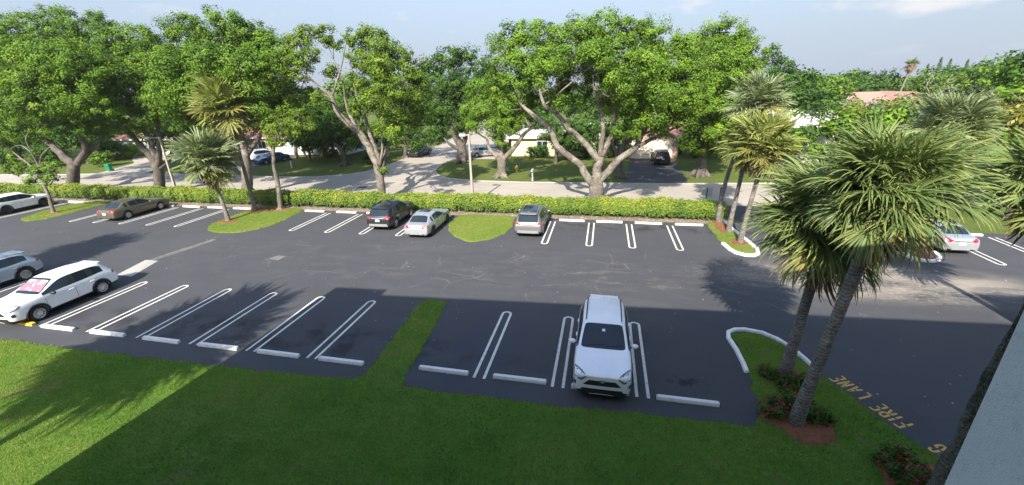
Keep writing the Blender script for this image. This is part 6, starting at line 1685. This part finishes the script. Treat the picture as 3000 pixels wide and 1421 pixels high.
# mailbox
root = empty('mailbox', (-7.2, 42.95, 0)); tag(root, 'white mailbox on a white post at the kerb before the yellow house', 'mailbox')
M_MBW = pmat('mailbox_white', (.72, .73, .72), rough=.5)
MB().box((0, 0, .5), (.12, .12, 1.0)).build('post', M_MBW, root)
mb = MB(); prof = [(-.1, 0), (-.1, .14)] + [(-.1 * math.cos(t), .14 + .1 * math.sin(t)) for t in np.linspace(0, math.pi, 9)[1:-1]] + [(.1, .14), (.1, 0)]
k = len(prof); V = [(a, y, 1.0 + b) for y in (-.27, .27) for a, b in prof]
mb.add(V, [(i, (i + 1) % k, k + (i + 1) % k, k + i) for i in range(k)] + [tuple(reversed(range(k))), tuple(range(k, 2 * k))]); mb.build('box', M_MBW, root)
MB().box((.115, .05, 1.2), (.012, .05, .16)).build('flag', pmat('flag_red', (.5, .03, .03)), root)
root = empty('mailbox', (-40.6, 48.3, 0)); tag(root, 'dark mailbox on a pale post in the shade beside the left driveway', 'mailbox')
MB().box((0, 0, .5), (.11, .11, 1.0)).build('post', M_MBW, root)
link('box', bevelled(MB().box((0, 0, 1.14), (.22, .5, .26)).mesh('box'), .06, 3), M_TRIM, root)
# wheelie bin
root = empty('wheelie_bin', (-66.2, 44.4, 0), .3); tag(root, 'green wheelie bin on the grass across the street at left', 'bin')
M_BIN = pmat('bin_green', (.01, .20, .075), rough=.45)
me = MB().add([(sx * a, sy * b, z) for z, a, b in ((.1, .22, .25), (.95, .30, .36)) for sx, sy in ((-1, -1), (1, -1), (1, 1), (-1, 1))], [(0, 1, 5, 4), (1, 2, 6, 5), (2, 3, 7, 6), (3, 0, 4, 7), (4, 5, 6, 7), (3, 2, 1, 0)]).mesh('body')
link('body', bevelled(me, .04, 2), M_BIN, root)
link('lid', bevelled(MB().box((0, .02, 1.0), (.66, .80, .09)).mesh('lid'), .03, 2), M_BIN, root)
MB().tube([(-.26, .42, .97), (.26, .42, .97)], .02, n=6).build('handle', M_BIN, root)
for s in (-1, 1): MB().lathe([(0, -.03), (.12, -.03), (.12, .03), (0, .03)], c=(s * .27, .28, .12), n=14, axis='Z').mesh('x')
for s in (-1, 1):
    me = MB().lathe([(.0, -.03), (.12, -.03), (.12, .03), (.0, .03)], n=14, axis='Y').mesh('wheel'); me.transform(Matrix.Translation((s * .27, .26, .12)) @ Matrix.Rotation(U, 4, 'Z')); link('wheel', me, M_TYRE, root)
# sign backs by the hedge end
M_SIGN = pmat('sign_back', (.42, .43, .42), rough=.45, metal=.4)
root = empty('road_sign', (7.85, 33.6, 0)); tag(root, 'grey sign backs on a post behind the hedge end by the palm trio', 'sign')
MB().tube([(0, 0, 0), (0, 0, 1.75)], .03, n=8).build('post', M_TRIM, root)
for dx in (-.21, .21): link('sign_panel', bevelled(MB().box((dx, .04, 1.35), (.36, .02, .72)).mesh('sign_panel'), .005, 1), M_SIGN, root)
root = empty('marker_post', (8.75, 33.4, 0)); tag(root, 'slim black post beside the sign backs at the hedge end', 'post')
MB().tube([(0, 0, 0), (0, 0, 1.75)], .045, n=8).build('shaft', M_TRIM, root)
MB().lathe([(.06, 0), (.06, .05), (0, .08)], c=(0, 0, 1.74), n=8).build('cap', M_TRIM, root)
# storm grate in the street
root = empty('storm_grate', (-24.35, 38.4, .006)); tag(root, 'dark storm drain grate in the street left of the airy tree', 'grate')
MB().box((0, 0, .008), (.95, .55, .012)).build('frame', M_ALLOYD, root)
for i in range(7): MB().box((-.36 + .12 * i, 0, .018), (.07, .46, .012)).build('bar', M_TRIM, root)


# fallen leaves and scraps on the lot
def litter():
    rng = np.random.default_rng(9)
    n = 420
    x = rng.uniform(-48, 26, n); y = rng.uniform(11, 30, n)
    V, F = leaf_quads(np.stack([x, y, np.full(n, .022)], 1), np.stack([rng.normal(0, .15, n), rng.normal(0, .15, n), np.ones(n)], 1), .07, rng, .5)
    m = pmat('fallen_leaf', (.4, .36, .28), rough=.8, attr=('var', [(0, (.16, .11, .06)), (.4, (.34, .28, .18)), (1, (.48, .45, .40))]))
    o = link('fallen_leaves', mesh_np('fallen_leaves', V, F, attrs={'var': ('FACE', rng.random(n))}), m)
    tag(o, 'small pale fallen leaves scattered over the parking lot', 'leaves', kind='stuff')
    n = 2600
    x = rng.uniform(-60, 8, n); y = 29.9 + rng.random(n) ** 1.6 * 1.1
    V, F = leaf_quads(np.stack([x, y, np.full(n, .03)], 1), np.stack([rng.normal(0, .3, n), rng.normal(0, .3, n), np.ones(n)], 1), .10, rng, .55)
    o = link('fallen_leaves', mesh_np('fallen_leaves', V, F, attrs={'var': ('FACE', rng.random(n))}), m)
    tag(o, 'dry fallen leaves along the foot of the hedge', 'leaves', kind='stuff')


litter()

# ------------------------------------------------------------------ the apartment block the picture is taken from
M_APT = pmat('apartment_white_paint', (.70, .74, .76), rough=.75, var=[(1.5, (.65, .69, .71), .45, .65), (18, (.58, .63, .66), .55, .7), (60, (.54, .58, .60), .58, .7)], bump=(120, .6, .008))
M_APTW = pmat('apartment_stucco', (.55, .54, .50), rough=.9, var=(1.2, (.48, .47, .44), .45, .65))
M_MOSS = pmat('weathered_render', (.085, .082, .062), rough=1, var=[(3, (.13, .125, .095), .42, .6), (14, (.045, .045, .033), .5, .64), (34, (.20, .19, .165), .58, .72)], bump=(45, 1.0, .06))
SL = .063
apt = empty('apartment_building', (0, 0, 0)); tag(apt, 'white apartment block wall at the right edge, seen from its upper walkway', 'building')


def skew(pts): return [(x, y + SL * x) for x, y in pts]


MB().prism(skew([(-14.4, -14), (40, -14), (40, -1.3), (-14.4, -1.3)]), 0, 11.5).build('facade', M_APTW, apt)
MB().prism(skew([(-14.4, -14.3), (15.05, -14.3), (15.05, 1.98), (-14.4, 1.98)]), 11.52, 11.9).build('roof', M_APTW, apt)
MB().prism(skew([(-14.4, -13), (-11.65, -13), (-11.65, 1.96), (-14.4, 1.96)]), 11.905, 12.38).build('roof_parapet', M_APTW, apt)
MB().prism(skew([(15.1, -14.3), (41, -14.3), (41, 2.0), (15.1, 2.0)]), 11.52, 14.0).build('stair_tower_roof', M_APTW, apt)
for z in (2.3, 5.0, 7.6):
    MB().prism(skew([(-14.2, -1.28), (1.9, -1.28), (1.9, .28), (-14.2, .28)]), z, z + .18).build('walkway_slab', M_APTW, apt)
MB().prism([(-14.4, -2.15), (-14.2, -2.15), (-14.2, 1.05), (-14.4, 1.05)], 0, 11.5).build('end_wall', M_APTW, apt)
MB().prism([(1.978, -1.1), (2.2, -1.1), (2.2, 2.2), (1.978, 2.2)], 0, 11.515).build('wing_wall', M_APT, apt)
# rough weathered strip down the outer corner, wider towards its foot
_v = []; _n = 90
_rg = np.random.default_rng(3)
_z = np.linspace(0, 8.45, _n)
_w = np.interp(_z, [0, 7.05, 7.75, 8.25, 8.45], [.30, .098, .062, .030, .004]) * (1 + _rg.normal(0, .06, _n))
_V = []
for zz, ww in zip(_z, _w):
    for a, b in ((1.985, 2.203), (1.976 + _rg.normal(0, .004), 2.203 + ww * .4), (1.985 + _rg.normal(0, .006), 2.203 + ww), (2.17, 2.203 + ww * .9), (2.19, 2.203)):
        _V.append((a, b, zz))
_F = [(i * 5 + j, i * 5 + j + 1, (i + 1) * 5 + j + 1, (i + 1) * 5 + j) for i in range(_n - 1) for j in range(4)]
_m = MB().add(_V, _F).mesh('weathered_corner', True)
_bm = bmesh.new(); _bm.from_mesh(_m); bmesh.ops.recalc_face_normals(_bm, faces=_bm.faces); _bm.to_mesh(_m); _bm.free()
link('weathered_corner', _m, M_MOSS, apt)
for x in (5.5, 9.0, 12.5, 20, 27, 34):
    MB().prism(skew([(x, 1.2), (x + .4, 1.2), (x + .4, 1.6), (x, 1.6)]), 0, 11.515).build('column', M_APTW, apt)

# ------------------------------------------------------------------ humid air
haze = MB().box((0, 215, 10.2), (1000, 560, 22.4)).build('haze', None)
hm = bpy.data.materials.new('haze_air'); hm.use_nodes = True
for n_ in list(hm.node_tree.nodes):
    if n_.bl_idname == 'ShaderNodeBsdfPrincipled': hm.node_tree.nodes.remove(n_)
pv = hm.node_tree.nodes.new('ShaderNodeVolumePrincipled')
pv.inputs['Color'].default_value = (.86, .91, .97, 1)
pv.inputs['Density'].default_value = .0002
pv.inputs['Anisotropy'].default_value = .2
hm.node_tree.links.new(pv.outputs[0], hm.node_tree.nodes['Material Output'].inputs['Volume'])
haze.data.materials.append(hm)
tag(haze, kind='stuff')
